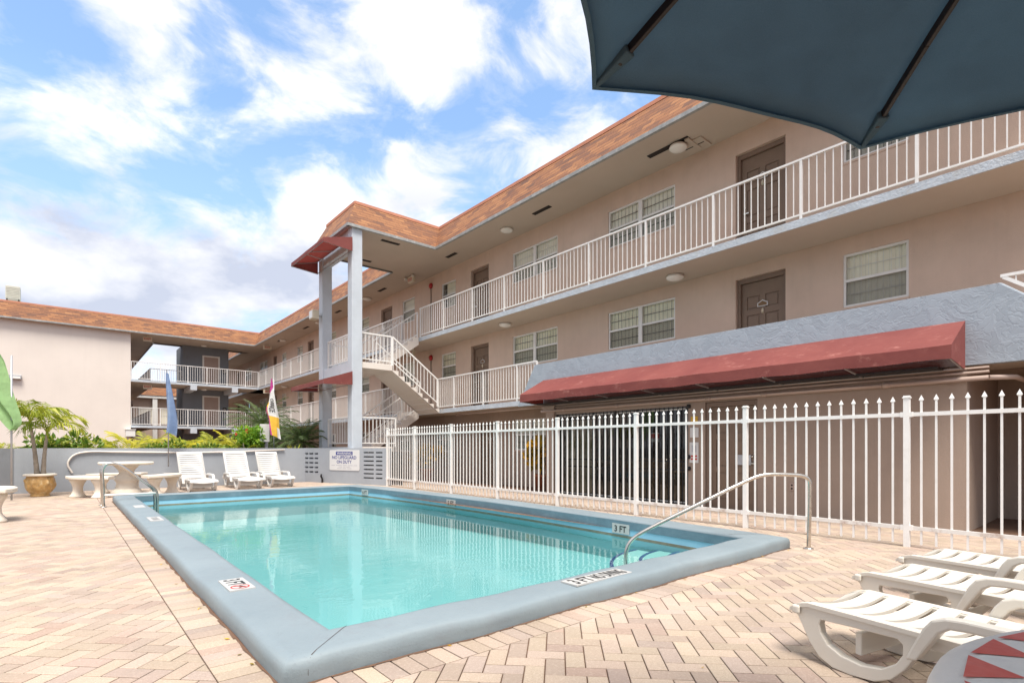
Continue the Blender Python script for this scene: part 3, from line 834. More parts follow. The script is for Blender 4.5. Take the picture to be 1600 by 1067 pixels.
marker_flat(3.03, 2.615, 0.62, 0.155, [('3 FT', 0.17, -0.18, 0, 0.19, 'ink'), ('NO DIVING', 0.17, 0.11, 0, 0.34, 'ink')], 0, 'white marker reading 3 FT NO DIVING')
marker_flat(0.925, 4.1, 0.36, 0.16, [('3 FT', 0.15, -0.06, 0, 0.19, 'ink')], -math.pi / 2, 'white marker reading 3 FT with red no diving circle', diving=(0.1, 0.06))
marker_flat(0.94, 8.6, 0.48, 0.15, [('NO DIVING', 0.11, 0, 0, 0.36, 'ink_worn')], -math.pi / 2, 'worn marker with faded lettering')
marker_flat(0.94, 10.6, 0.42, 0.14, [], -math.pi / 2, 'blank bleached marker')
def marker_face(y, txt, label, w=0.3):
    x = PX1 + bow(y) - 0.012
    sl = (bow(y + .05) - bow(y - .05)) / .1
    ax = Vector((-sl, -1, 0)).normalized(); ay = Vector((0, 0, 1)); n = ax.cross(ay)
    c = Vector((x, y, -0.005)); p = MB(); h = 0.13
    q = [c + ax * (a * w / 2) + ay * (bb * h / 2) for a, bb in ((-1, -1), (1, -1), (1, 1), (-1, 1))]
    p.quad(*q)
    for i in range(4): p.quad(q[i], q[(i + 1) % 4], q[(i + 1) % 4] - n * .008, q[i] - n * .008)
    o = obj('depth_marker', p, 'tile_white', pool, label, fix=False)
    lettering(txt, 0.115, c, ax, ay, 'ink', o, w * .7, 0.002)
marker_face(4.55, '3 FT', 'white face marker reading 3 FT')
marker_face(8.85, '5 FT', 'white face marker reading 5 FT')
marker_face(12.35, '6 FT', 'white face marker reading 6 FT')
# water
w = MB()
for k in range(nseg):
    w.quad((PX0, yy[k], WZ), (PX1 + bow(yy[k]), yy[k], WZ), (PX1 + bow(yy[k + 1]), yy[k + 1], WZ), (PX0, yy[k + 1], WZ))
struct('pool_water', w, 'water', fix=False)

# ------------------------------------------------------------------ handrails of the pool
def smooth_path(pts, it=2):
    P = [Vector(p) for p in pts]
    for _ in range(it):
        Q = [P[0]]
        for a, b in zip(P, P[1:]): Q += [a.lerp(b, .25), a.lerp(b, .75)]
        Q.append(P[-1]); P = Q
    return P
hr = thing('pool_handrail', 'single bent steel handrail leading over the rim to the corner steps', 'handrail', (6.12, 2.33, 0))
t = MB()
A = Vector((6.12, 2.33, 0)); Bp = Vector((4.62, 3.6, 0))
def al(s, z): 
    p = A.lerp(Bp, s); return (p.x, p.y, z)
t.tube(smooth_path([al(0, 0), al(-.005, .35), al(-.01, .62), al(-.005, .78), al(.12, .80), al(.24, .80), al(.32, .75), al(.6, .48), al(.88, .21), al(.97, .10), al(1.0, -.03), al(1.0, -.28)], 3), 0.021, 14)
obj('rail', t, 'steel', hr)
f = MB(); f.lathe([(0.0, 0.001), (.05, .001), (.05, .008), (.03, .016), (.0, .016)], (6.12, 2.33, 0), 18); obj('base_flange', f, 'steel', hr)
gr = thing('pool_ladder', 'pair of arched steel grab rails with a white step bar at the pool corner', 'ladder', (0.55, 12.4, 0))
for y in (12.25, 12.68):
    t = MB()
    t.tube(smooth_path([(0.55, y, 0), (.55, y, .4), (.53, y, .66), (.58, y, .80), (.74, y, .80), (.86, y, .72), (1.2, y, .42), (1.34, y, .3), (1.38, y, .2), (1.38, y, -.1), (1.38, y, -.4)], 3), 0.024, 12)
    rail = obj('rail', t, 'steel', gr)
    f = MB(); f.lathe([(0.0, 0.001), (.055, .001), (.055, .01), (.03, .02), (.0, .02)], (.55, y, 0), 16); obj('base_flange', f, 'steel', rail)
t = MB(); t.tube([(.56, 12.25, .22), (1.38, 12.25, .22)], 0.02, 10); obj('step_bar', t, 'white', gr)
t = MB(); t.box((1.36, 12.25, -.25), (1.44, 12.68, -.22)); obj('tread', t, 'white', gr)

# ------------------------------------------------------------------ railings
def camd(p): return p[0] * sT + p[1] * cT
BAL = {}
def bal_mesh(h, w, mat, spear=False):
    key = (round(h, 3), w, mat, spear)
    if key not in BAL:
        b = MB(); b.box((-w / 2, -w / 2, 0), (w / 2, w / 2, h))
        if spear:
            e = .022; z0 = h + .004
            b.v += [(-w * .5, -w * .5, h), (w * .5, -w * .5, h), (w * .5, w * .5, h), (-w * .5, w * .5, h)]
            i = len(b.v) - 4
            b.v += [(-e, -e * .55, h + .02), (e, -e * .55, h + .02), (e, e * .55, h + .02), (-e, e * .55, h + .02), (0, 0, h + .075)]
            # spear lies in the fence line (local y)
            for k in range(4, 8): x, y, z = b.v[i + k]; b.v[i + k] = (y, x, z)
            for q in ((0, 1, 5, 4), (1, 2, 6, 5), (2, 3, 7, 6), (3, 0, 4, 7), (4, 5, 8), (5, 6, 8), (6, 7, 8), (7, 4, 8)):
                b.f.append(tuple(i + k for k in q)); b.t.append(.5); b.sm.append(False)
        me = b.mesh('baluster'); me.materials.append(MT[mat]); BAL[key] = me
    return BAL[key]

def railing(label, p0, p1, z, h, posts, n_between, group='white balcony railings', name='balcony_railing', far=False, endposts=True, bw=.016):
    """straight balcony railing; posts = distances along the run"""
    p0 = Vector((p0[0], p0[1], z)); p1 = Vector((p1[0], p1[1], z)); d = (p1 - p0); Ln = d.length; d.normalize()
    t = thing(name, label, 'railing', tuple(p0), 0, group)
    b = MB(); b.bar(p0 + Vector((0, 0, h)), p1 + Vector((0, 0, h)), .05, .035); obj('top_rail', b, 'white', t)
    b = MB(); b.bar(p0 + Vector((0, 0, .085)), p1 + Vector((0, 0, .085)), .035, .03); obj('bottom_rail', b, 'white', t)
    rz = math.atan2(d.y, d.x)
    for s in posts:
        me = bal_mesh(h - .02, .045, 'white')
        o = obj('post', me, 'white', t); o.location = p0 + d * s; o.rotation_euler = (0, 0, rz)
    pts = []
    ps = sorted(posts)
    for a, b_ in zip(ps, ps[1:]):
        n = max(1, int(round((b_ - a) / n_between)))
        pts += [p0 + d * (a + (b_ - a) * k / n) for k in range(1, n)]
    pts.sort(key=camd)
    me = bal_mesh(h - .1, bw, 'white')
    for p in pts[:100]:
        o = obj('baluster', me, 'white', t); o.location = (p.x, p.y, z + .085); o.rotation_euler = (0, 0, rz)
    if len(pts) > 100:
        b = MB()
        for p in pts[100:]: b.bar((p.x, p.y, z + .085), (p.x, p.y, z + h - .015), bw, bw, up=(d.x, d.y, 0))
        obj('baluster', b, 'white', t, kind='stuff')
    return t
F3, F2 = 5.14, 2.43
XR = 9.93
posts3 = [17.15, 15.6, 13.9, 12.28, 10.59, 8.94, 7.24, 5.61, 3.94, 2.26, .6]

# ------------------------------------------------------------------ apartment building, long wing
WX = 11.2
ZC = 7.9
bld = thing('apartment_building', 'long three storey taupe apartment wing with open balcony corridors and orange shingle roof edge', 'building', (12, 20, 0))

def wall_x(X, y0, y1, z0, z1, ops, depth, into=1):
    b = MB()
    ysx = sorted({y0, y1, *[o[0] for o in ops], *[o[1] for o in ops]}); zsx = sorted({z0, z1, *[o[2] for o in ops], *[o[3] for o in ops]})
    for ya, yb in zip(ysx, ysx[1:]):
        for za, zb in zip(zsx, zsx[1:]):
            cy, cz = (ya + yb) / 2, (za + zb) / 2
            if any(o[0] < cy < o[1] and o[2] < cz < o[3] for o in ops): continue
            b.quad((X, yb, za), (X, ya, za), (X, ya, zb), (X, yb, zb))
    for (ya, yb, za, zb) in ops:
        D = X + depth
        b.quad((X, ya, za), (D, ya, za), (D, ya, zb), (X, ya, zb)); b.quad((D, yb, za), (X, yb, za), (X, yb, zb), (D, yb, zb))
        b.quad((X, ya, zb), (D, ya, zb), (D, yb, zb), (X, yb, zb)); b.quad((D, ya, za), (X, ya, za), (X, yb, za), (D, yb, za))
    return b

# door and window positions along the wall (shared by both upper floors)
doors = [(4.7, 5.75), (14.57, 15.62), (21.62, 22.7), (31.38, 32.36), (38.45, 39.35), (48.5, 49.5)]
wins = [(7.25, 9.3, 2), (11.22, 13.28, 2), (16.59, 17.56, 1), (19.63, 20.67, 1), (23.95, 25.9, 2), (28.0, 29.9, 2), (33.25, 34.25, 1), (36.4, 37.3, 1), (40.65, 42.6, 2), (45, 46.9, 2), (2.64, 3.66, 1)]
def floor_ops(F):
    ops = [(a, b, F + .03, F + 2.3) for a, b in doors] + [(a, b, F + 1.28, F + 2.27) for a, b, d in wins]
    return ops
wl = wall_x(WX, .2, 62, F2, ZC + .02, floor_ops(F2) + floor_ops(F3), .16)
obj('wall', wl, 'stucco', bld, fix=False)
SF0, SF1 = 6.1, 9.99
lowwin = [(11.65, 13.2, 1.02, 2.0), (17.0, 17.9, .95, 1.85), (20.0, 20.9, .95, 1.85), (24, 25.6, .95, 1.85), (28, 29.6, .95, 1.85)]
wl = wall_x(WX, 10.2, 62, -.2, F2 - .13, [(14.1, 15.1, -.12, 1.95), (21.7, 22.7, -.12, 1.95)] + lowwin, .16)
obj('wall', wl, 'stucco_shaded', bld, fix=False, label='taupe ground floor wall set back under the balcony')
GX = 9.9
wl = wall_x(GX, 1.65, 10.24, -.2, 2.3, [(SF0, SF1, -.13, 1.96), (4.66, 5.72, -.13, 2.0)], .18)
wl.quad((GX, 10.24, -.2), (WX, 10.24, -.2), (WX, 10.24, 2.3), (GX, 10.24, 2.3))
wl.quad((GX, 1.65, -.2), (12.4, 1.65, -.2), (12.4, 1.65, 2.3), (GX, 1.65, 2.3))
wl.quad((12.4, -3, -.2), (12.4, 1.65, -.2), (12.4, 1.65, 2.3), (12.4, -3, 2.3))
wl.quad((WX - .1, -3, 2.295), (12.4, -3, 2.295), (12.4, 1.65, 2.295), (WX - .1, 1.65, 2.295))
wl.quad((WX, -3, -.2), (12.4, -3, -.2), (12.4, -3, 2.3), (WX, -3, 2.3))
obj('wall', wl, 'stucco_shaded', bld, fix=False, label='projecting ground floor wall with shop front')
# pillar trim beside the shop front
b = MB(); b.box((GX - .06, 9.995, -.13), (GX + .02, 10.3, 2.06)); b.box((GX - .1, 9.95, 2.06), (GX + .02, 10.36, 2.2)); obj('pillar', b, 'stucco_shaded', bld, bevel=.008)

def window(par, ya, yb, za, zb, dbl, X=WX, hang=True):
    w = MB(); x0, x1 = X + .025, X + .085; fw = .042
    w.box((x0, ya, za), (x1, ya + fw, zb)); w.box((x0, yb - fw, za), (x1, yb, zb))
    w.box((x0, ya + fw, zb - fw), (x1, yb - fw, zb)); w.box((x0, ya + fw, za), (x1, yb - fw, za + fw)); 
    zm = za + (zb - za) * .5
    cols = [(ya + fw, yb - fw)]
    if dbl:
        ym = (ya + yb) / 2; w.box((x0 - .01, ym - .055, za + fw), (x1 - .005, ym + .055, zb - fw)); cols = [(ya + fw, ym - .055), (ym + .055, yb - fw)]
    for a, c in cols: w.box((x0 + .004, a, zm - .025), (x1 - .01, c, zm + .025))
    o = obj('window', w, 'frame', par)
    s = MB(); s.box((X - .015, ya - .01, za - .04), (X + .03, yb + .01, za - .002)); obj('sill', s, 'stucco', o)
    gl = MB(); sc = MB(); gr_ = MB(); bl = MB()
    for a, c in cols:
        gl.quad((x0 + .03, a, zm + .025), (x0 + .03, c, zm + .025), (x0 + .03, c, zb - fw), (x0 + .03, a, zb - fw))
        gl.quad((x0 + .04, a, za + fw), (x0 + .04, c, za + fw), (x0 + .04, c, zm - .025), (x0 + .04, a, zm - .025))
        sc.quad((x0 + .02, a, za + fw), (x0 + .02, c, za + fw), (x0 + .02, c, zm - .025), (x0 + .02, a, zm - .025))
        n = max(4, int((c - a) / .11))
        for k in range(1, n): y = a + (c - a) * k / n; gr_.box((x0 + .055, y - .0035, za + fw), (x0 + .06, y + .0035, zb - fw))
        for t in (.25, .75): z = za + (zb - za) * t; gr_.box((x0 + .064, a, z - .007), (x0 + .074, c, z + .007))
        r = random.random(); L_, R_ = a, c
        L_ -= .07; R_ += .05
        if ya < 11: r = 1
        if r < .1: R_ = a + (c - a) * .78
        elif r < .2: L_ = a + (c - a) * .2
        n = int((R_ - L_) / .05)
        for k in range(n):
            y0, y1 = L_ + (R_ - L_) * k / n, L_ + (R_ - L_) * (k + 1) / n
            zt = zb
            bl.quad((x0 + .085 + .012 * (k % 2), y0, za), (x0 + .085 + .012 * ((k + 1) % 2), y1, za), (x0 + .085 + .012 * ((k + 1) % 2), y1, zt), (x0 + .085 + .012 * (k % 2), y0, zt))
    obj('pane', gl, 'glass', o, fix=False); obj('insect_screen', sc, 'screen', o, fix=False); obj('grille', gr_, 'grille' if random.random() < .75 else 'frame', o); obj('blind', bl, 'blind', o, fix=False)
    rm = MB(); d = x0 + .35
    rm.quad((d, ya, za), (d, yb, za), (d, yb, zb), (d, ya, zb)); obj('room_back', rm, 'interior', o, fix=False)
    return o

def door_proto(par, h, wd):
    """local frame: x into the wall, y along the wall, z up"""
    d = MB(); w2 = wd / 2
    fr = .07
    y0, y1 = -w2 + fr, w2 - fr
    # six panel leaf built from stiles, rails and sunk panels
    st = .11; x0, x1 = .09, .13
    zs = [0.01, .2, .78, .9, 1.48, 1.6, 1.9, h - .1]
    d.box((x0, y0, .01), (x1, y0 + st, h - .1)); d.box((x0, y1 - st, .01), (x1, y1, h - .1)); d.box((x0, -st / 2, .01), (x1, st / 2, h - .1))
    for za, zb in ((.01, .2), (.78, .9), (1.48, 1.6), (1.88, h - .1)):
        for a, b in ((y0 + st, -st / 2), (st / 2, y1 - st)): d.box((x0, a, za), (x1, b, zb))
    for za, zb in ((.2, .78), (.9, 1.48), (1.6, 1.88)):
        for a, b in ((y0 + st, -st / 2), (st / 2, y1 - st)):
            d.box((x0 + .02, a, za), (x1, b, zb)); d.box((x0 + .006, a + .035, za + .035), (x0 + .02, b - .035, zb - .035))
    root = obj('door', d, 'door', par, local=False)
    f = MB(); f.box((.03, -w2, 0), (.15, y0 - .003, h)); f.box((.03, y1 + .003, 0), (.15, w2, h)); f.box((.03, y0 - .003, h - .095), (.15, y1 + .003, h))
    obj('door_frame', f, 'door_frame', root, bevel=.004)
    k = MB(); k.lathe([(0, -.0), (.028, 0), (.028, .02), (.0, .03)], (0, 0, 0), 12); k.box((-.012, -.1, .022), (.012, .01, .045))
    for i, (x, y, z) in enumerate(k.v): k.v[i] = (x0 - z, y1 - .07 + y, .98 + x)
    obj('door_handle', k, 'steel', root)
    k = MB(); k.lathe([(0, -.0), (.028, 0), (.028, .02), (.0, .024)], (.14, 0, 0), 12)
    for i, (x, y, z) in enumerate(k.v): k.v[i] = (x0 - z, y1 - .07 + y, .98 + x)
    obj('deadbolt', k, 'steel', root)
    p = MB(); p.prism([(-.11, -.05), (.11, -.05), (.11, .03), (.07, .045), (0, .085), (-.07, .045), (-.11, .03)], lambda a, b, dd: (x0 - dd, a, 1.74 + b - .06), .0, .012)
    pl = obj('number_plate', p, 'sign_white', root)
    q = MB(); q.prism([(-.09, -.035), (.09, -.035), (.09, .02), (.06, .03), (0, .065), (-.06, .03), (-.09, .02)], lambda a, b, dd: (x0 - dd, a, 1.74 + b - .06), .012, .0145); obj('plate_face', q, 'brown_panel', pl)
    n = MB(); n.lathe([(0, 0), (.035, 0), (.04, .01), (.02, .03), (0, .035)], (0, 0, 0), 12)
    for i, (x, y, z) in enumerate(n.v): n.v[i] = (x0 - z, y * .8, 1.53 + x * 1.6)
    obj('door_knocker', n, 'beige_box', root)
    return root
dproto = None
for F in (F2, F3):
    for (a, b_) in doors:
        yc = (a + b_) / 2
        if dproto is None:
            dproto = door_proto(None, 2.27, 1.04)
            adopt(dproto, bld); dproto.location = (WX + .05, yc, F + .03)
        else:
            c = dup(dproto, (WX + .05, yc, F + .03), 0, None, bld)
            c.scale = (1, (b_ - a - .01) / 1.04, 1)
    for (a, b_, dbl) in wins:
        window(bld, a, b_, F + 1.28, F + 2.27, dbl == 2)
for (a, b_, za, zb) in lowwin: window(bld, a, b_, za, zb, b_ - a > 1.1)
for yc in (14.6, 22.2):
    c = dup(dproto, (WX, yc, -.12), 0, None, bld); c.scale = (1, .96, .91)
# utility door beside the shop front, with a kick plate sign
ud = dup(dproto, (GX, 5.19, -.12), 0, None, bld); ud.scale = (1, 1.01, .93)
ud['label'] = 'taupe service door with pale metal plate'
for ch in list(ud.children):
    if ch.name.split('.')[0] in ('number_plate', 'door_knocker'):
        for g2 in list(ch.children): bpy.data.objects.remove(g2)
        bpy.data.objects.remove(ch)
    elif ch.name.split('.')[0] in ('door_handle', 'deadbolt'):
        ch.location.y -= .77
p = MB(); p.box((GX + .078, 4.82, .76), (GX + .088, 5.13, .95)); obj('push_plate', p, 'galv', ud)

# slabs
def slab(name, x0, x1, y0, y1, z0, z1, par, mat='soffit'):
    b = MB(); b.box((x0, y0, z0), (x1, y1, z1)); o = obj(name, b, mat, par); return o
for (F, segs) in ((F3, [(.2, 15.75), (15.75, 18.5), (18.5, 62)]), (F2, [(10.24, 15.75), (15.75, 18.5), (18.5, 62), (-3, 1.65)])):
    for (a, c) in segs:
        e = 10.0
        slab('balcony_slab', e + .03, WX - .002, a, c, F - .13, F, bld)
        b = MB(); b.box((e, a, F - .135), (e + .0295, c, F + .004)); obj('slab_edge', b, 'slab_edge', bld)
slab('balcony_slab', 10.03, WX - .002, 1.65, 10.24, F2 - .13, F2, bld)
# shop front ceiling strip
# roof: soffit, drip edge, mansard
b = MB(); b.box((9.75, .2, ZC), (WX + .2, 62, ZC + .06)); obj('soffit', b, 'soffit', bld)
def mansard(par, a, c, out, z0=ZC + .02, z1=8.8, setb=.42, name='mansard_roof', e0=0, e1=0):
    """sloping shingle band along a->c, 'out' = outward horizontal normal; e0, e1 lengthen (+) the set-back top edge at the ends"""
    a, c, o = Vector(a + (0,)), Vector(c + (0,)), Vector(out + (0,))
    d = (c - a).normalized()
    A, C = a + Vector((0, 0, z0)), c + Vector((0, 0, z0))
    A2 = a - o * setb + Vector((0, 0, z1)) - d * e0; C2 = c - o * setb + Vector((0, 0, z1)) + d * e1
    b = MB(); b.quad(A, C, C2, A2); b.quad(A - o * .3, C - o * .3, C, A)
    r = obj(name, b, 'shingle', par, fix=False)
    k = MB(); up = Vector((0, 0, 1))
    def strip(mb, p, q, lo, hi, t, dx0=0, dx1=0):
        P = [p + o * t + up * lo, q + o * t + up * lo, q + o * t + up * hi, p + o * t + up * hi]
        Q = [p - o * .06 + up * lo, q - o * .06 + up * lo, q - o * .06 + up * hi, p - o * .06 + up * hi]
        mb.quad(*P); mb.quad(P[3], P[2], Q[2], Q[3]); mb.quad(Q[0], Q[1], P[1], P[0]); mb.quad(P[0], P[3], Q[3], Q[0]); mb.quad(P[1], Q[1], Q[2], P[2])
    strip(k, A, C, -.07, .015, .018); obj('drip_edge', k, 'drip', r, fix=False)
    k = MB(); strip(k, A2, C2, -.035, .055, .03); obj('cap_flashing', k, 'roof_cap', r, fix=False)
    return r
XD = 9.7; TB = .42
CX, CYn, CYf = 6.6, 15.6, 18.8        # stair canopy
mansard(bld, (XD, .2), (XD, CYn), (-1, 0), e0=0, e1=TB)
mansard(bld, (XD, CYf), (XD, 38.1), (-1, 0), e0=TB, e1=TB)
mansard(bld, (XD, 41.6), (XD, 62), (-1, 0), e0=0, e1=0)
mansard(bld, (XD, CYn), (CX, CYn), (0, -1), e0=TB, e1=-TB, name='canopy_mansard')
mansard(bld, (CX, CYn), (CX, CYf), (-1, 0), e0=-TB, e1=-TB, name='canopy_mansard')
mansard(bld, (CX, CYf), (XD, CYf), (0, 1), e0=-TB, e1=TB, name='canopy_mansard')
b = MB(); b.box((CX + .03, CYn + .03, ZC - .004), (9.748, CYf - .03, ZC + .05)); obj('canopy_soffit', b, 'soffit', bld)
b = MB(); b.box((CX + .5, CYn + .5, 8.72), (10.3, CYf - .5, 8.78)); b.box((10.2, .2, 8.715), (22, 62, 8.775)); obj('roof_deck', b, 'roof_top', bld)
b = MB(); b.box((WX + .4, .25, ZC + .06), (22, 61.9, 8.7)); b.quad((WX + .1, .2, -.2), (22, .2, -.2), (22, .2, 8.7), (WX + .1, .2, 8.7)); b.quad((22, .2, -.2), (22, 62, -.2), (22, 62, 8.7), (22, .2, 8.7)); obj('end_wall', b, 'stucco', bld, fix=False)
# soffit vents
for (ya, yb) in ((6.45, 7.5), (10.8, 11.5), (15.5, 16.1), (20.85, 21.5), (25.65, 26.3), (30.2, 31.0), (35.05, 35.75)):
    v = MB(); v.box((10.42, ya, ZC - .012), (10.56, yb, ZC - .002)); obj('soffit_vent', v, 'vent', bld)
for (xa, xb, y) in ((7.95, 8.6, 16.1), (7.95, 8.6, 18.25)):
    v = MB(); v.box((xa, y - .07, ZC - .018), (xb, y + .07, ZC - .0045)); obj('soffit_vent', v, 'vent', bld)
v = MB(); v.box((10.64, 6.25, ZC - .03), (11.1, 6.8, ZC - .003)); h_ = obj('access_hatch', v, 'soffit', bld, bevel=.004); v = MB(); v.box((10.84, 6.3, ZC - .034), (10.87, 6.76, ZC - .031)); obj('hatch_slot', v, 'vent', h_)
# canopy columns
for (y0, y1) in ((15.67, 15.99), (18.12, 18.44)):
    b = MB(); b.box((6.76, y0, -.1), (7.1, y1, ZC - .006)); obj('column', b, 'trim', bld, bevel=.012)
b = MB(); b.box((6.8, 15.99, 7.3), (7.06, 18.12, ZC - .008)); obj('canopy_beam', b, 'trim', bld)
# parapet over the shop front
b = MB()
b.prism([(11.5, 2.26), (10.78, 3.36), (1.28, 3.36), (.0, 2.26)], lambda a, z, d: (10.0 - d, a, z), 0, .13)
obj('parapet', b, 'parapet', bld, bevel=.02)

# shop front: frames, glass, gate, room
sf = MB()
for y in (SF0, SF0 + 1.3, SF0 + 2.6, SF1 - .06): sf.box((GX + .06, y, -.12), (GX + .12, y + .06, 1.955))
sf.box((GX + .06, SF0 + .06, 1.89), (GX + .12, SF1 - .06, 1.955)); sf.box((GX + .06, SF0 + .06, -.12), (GX + .12, SF1 - .06, -.05))
sfo = obj('shop_front', sf, 'frame', bld)
q = MB(); q.quad((GX + .09, SF0, -.12), (GX + .09, SF1, -.12), (GX + .09, SF1, 1.95), (GX + .09, SF0, 1.95)); obj('pane', q, 'shop_glass', sfo, fix=False)
gt = MB(); n = 34
for k in range(n + 1):
    y = SF0 + .03 + (SF1 - SF0 - .06) * k / n
    gt.box((GX + .014, y - .007, -.1), (GX + .028, y + .007, 1.95))
for z in (-.08, .62, .8, 1.93): gt.box((GX + .028, SF0 + .02, z - .014), (GX + .04, SF1 - .02, z + .014))
for y in (SF0 + .03, (SF0 + SF1) / 2, SF1 - .04): gt.box((GX + .012, y - .03, -.11), (GX + .042, y + .03, 1.955))
for y in (SF0 + .6, SF0 + 1.35, SF0 + 2.5, SF0 + 3.2):
    for zc in (.3, 1.2):
        pts = [(GX + .02, y + .1 * math.cos(a) * (1 - a / 9), zc + .2 * math.sin(a) * (1 - a / 9)) for a in [j * .5 for j in range(16)]]
        gt.tube(pts, .006, 6)
gto = obj('security_gate', gt, 'dark_metal', bld)
for z in (.62, .86, 1.9):
    hg = MB(); hg.lathe([(0, 0), (.035, .0), (.045, .04), (.035, .08), (0, .08)], (GX - .012, SF0 - .02, z), 10); obj('hinge', hg, 'dark_metal', gto)
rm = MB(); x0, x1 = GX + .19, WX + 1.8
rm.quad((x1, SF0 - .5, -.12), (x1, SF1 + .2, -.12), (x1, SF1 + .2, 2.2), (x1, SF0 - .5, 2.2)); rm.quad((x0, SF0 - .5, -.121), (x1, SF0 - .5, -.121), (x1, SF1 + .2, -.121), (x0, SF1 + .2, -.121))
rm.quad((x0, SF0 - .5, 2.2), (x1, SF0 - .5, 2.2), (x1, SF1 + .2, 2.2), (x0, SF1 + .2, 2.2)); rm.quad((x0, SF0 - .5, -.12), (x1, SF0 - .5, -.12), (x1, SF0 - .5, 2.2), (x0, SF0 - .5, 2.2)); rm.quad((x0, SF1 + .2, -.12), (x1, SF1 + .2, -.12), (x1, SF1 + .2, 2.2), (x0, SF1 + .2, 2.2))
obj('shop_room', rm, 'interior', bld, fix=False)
cu = MB()
for k in range(30):
    y0 = 9.0 + .9 * k / 30; y1 = 9.0 + .9 * (k + 1) / 30
    cu.quad((GX + .3 + .03 * math.sin(k * 1.3), y0, -.05), (GX + .3 + .03 * math.sin(k * 1.3 + 1.3), y1, -.05), (GX + .3 + .03 * math.sin(k * 1.3 + 1.3), y1, 1.8), (GX + .3 + .03 * math.sin(k * 1.3), y0, 1.8), smooth=True)
obj('curtain', cu, 'curtain', bld, fix=False)
dk = thing('reception_desk', 'brown wooden desk seen behind the barred shop front glass', 'desk', (GX + 1.0, 7.3, -.12))
b = MB(); b.box((GX + .8, 6.5, -.1), (GX + .84, 7.95, .78)); obj('front_panel', b, 'brown_panel', dk, bevel=.005)
b = MB(); b.box((GX + .76, 6.45, .785), (GX + 1.4, 8.0, .83)); obj('desktop', b, 'brown_panel', dk, bevel=.005)
sg = thing('window_sign', 'small white and red placard hanging inside the shop front glass', 'sign', (GX + .2, 7.05, 1.3))
b = MB(); b.box((GX + .17, 6.9, 1.22), (GX + .18, 7.2, 1.42)); obj('panel', b, 'sign_white', sg)
b = MB(); b.box((GX + .166, 6.92, 1.3), (GX + .1695, 7.18, 1.4)); obj('red_band', b, 'red_ink', sg)

# notices on the pier
def notice(label, y0, y1, z0, z1, mat, extras=()):
    t = thing('wall_notice', label, 'notice', (GX - .01, (y0 + y1) / 2, z0))
    b = MB(); b.box((GX - .014, y0, z0), (GX - .003, y1, z1)); obj('panel', b, mat, t)
    for (a, c, d, e, mt) in extras:
        b = MB(); b.box((GX - .017, a, d), (GX - .0145, c, e)); obj('print', b, mt, t)
notice('orange sticker above white notices on the pier beside the shop front', 5.88, 6.03, 1.56, 1.73, 'flag_yellow')
notice('blank white plate under orange sticker on the pier', 5.86, 6.05, 1.3, 1.5, 'sign_white')
notice('white notice with grey picture and red print on the pier', 5.86, 6.06, .78, 1.2, 'sign_white',
       [(5.91, 6.01, 1.0, 1.14, 'sign_grey'), (5.89, 6.03, .9, .935, 'red_ink'), (5.89, 6.03, .84, .875, 'red_ink')])
o_ = thing('wall_socket', 'small taupe electrical socket low on the wall behind the fence', 'socket', (GX - .01, 4.05, .36))
b = MB(); b.box((GX - .018, 4.0, .33), (GX - .003, 4.08, .46)); obj('cover_plate', b, 'pipe', o_, bevel=.004)
b = MB(); b.box((GX - .02, 4.025, .41), (GX - .0185, 4.055, .44)); b.box((GX - .02, 4.025, .35), (GX - .0185, 4.055, .38)); obj('outlet', b, 'vent', o_)
# pipes under the awning
for (nm, x, z, r, lab) in (('pipe', GX - .08, 2.06, .035, 'thick taupe pipe running along the wall under the long red awning'), ('pipe', GX - .05, 2.15, .02, 'thin taupe conduit above the thick pipe under the long awning'), ('pipe', GX - .05, 2.21, .016, 'topmost thin conduit tucked under the blue parapet')):
    t = MB(); t.tube([(x, 1.4, z), (x, 10.45, z)], r, 10)
    if r > .03:
        for y in (2.6, 4.5, 5.6, 7.9, 9.6): t.tube([(x, y - .05, z), (x, y + .05, z)], r + .008, 10)
        t.tube([(x, 1.4, z), (x + .2, 1.15, z), (x + 1.2, 1.1, z)], r, 10)
    tag(obj(nm, t, 'pipe'), lab, 'pipe')
t = MB(); t.tube([(10.3, 10.5, F2 - .2), (10.3, 15.2, F2 - .2)], .03, 10); tag(obj('pipe', t, 'pipe'), 'pipe slung under the second floor balcony beside the stairs', 'pipe')

# ------------------------------------------------------------------ balcony railings, long wing
railing('long white third floor railing in front of the right-hand doors and windows', (XR + .1, 17.2), (XR + .1, .5), F3, 1.06, [17.2 - p for p in posts3], .128)
railing('white second floor railing between the stairs and the blue parapet', (XR + .1, 15.93), (XR + .1, 10.85), F2, 1.06, [0, .97, 2.61, 4.24, 5.08], .128)
rr_ = thing('balcony_railing', 'white railing panel with a slanted bar at the right end of the blue parapet', 'railing', (10.0, 0, F2), 0, 'white balcony railings')
b = MB(); b.bar((9.98, 1.3, 3.47), (9.98, -1.3, 3.47), .045, .04); obj('top_rail', b, 'white', rr_)
b = MB(); b.bar((9.98, 1.27, 3.45), (9.98, .05, 2.52), .04, .045); obj('slanted_bar', b, 'white', rr_)
for k in range(1, 16):
    y = 1.27 - .128 * k; zb_ = max(2.5, 3.45 - (1.27 - y) * .762)
    o = obj('baluster', bal_mesh(round(3.46 - zb_, 3), .016, 'white'), 'white', rr_); o.location = (9.98, y, zb_)
railing('third floor railing from the stairs back to the corner', (XR + .1, 18.5), (XR + .1, 38.35), F3, 1.06, [1.66 * k for k in range(12)] + [19.85], .128, far=True)
railing('second floor railing from the stairs back to the corner', (XR + .1, 18.5), (XR + .1, 38.35), F2, 1.06, [1.66 * k for k in range(12)] + [19.85], .128, far=True)

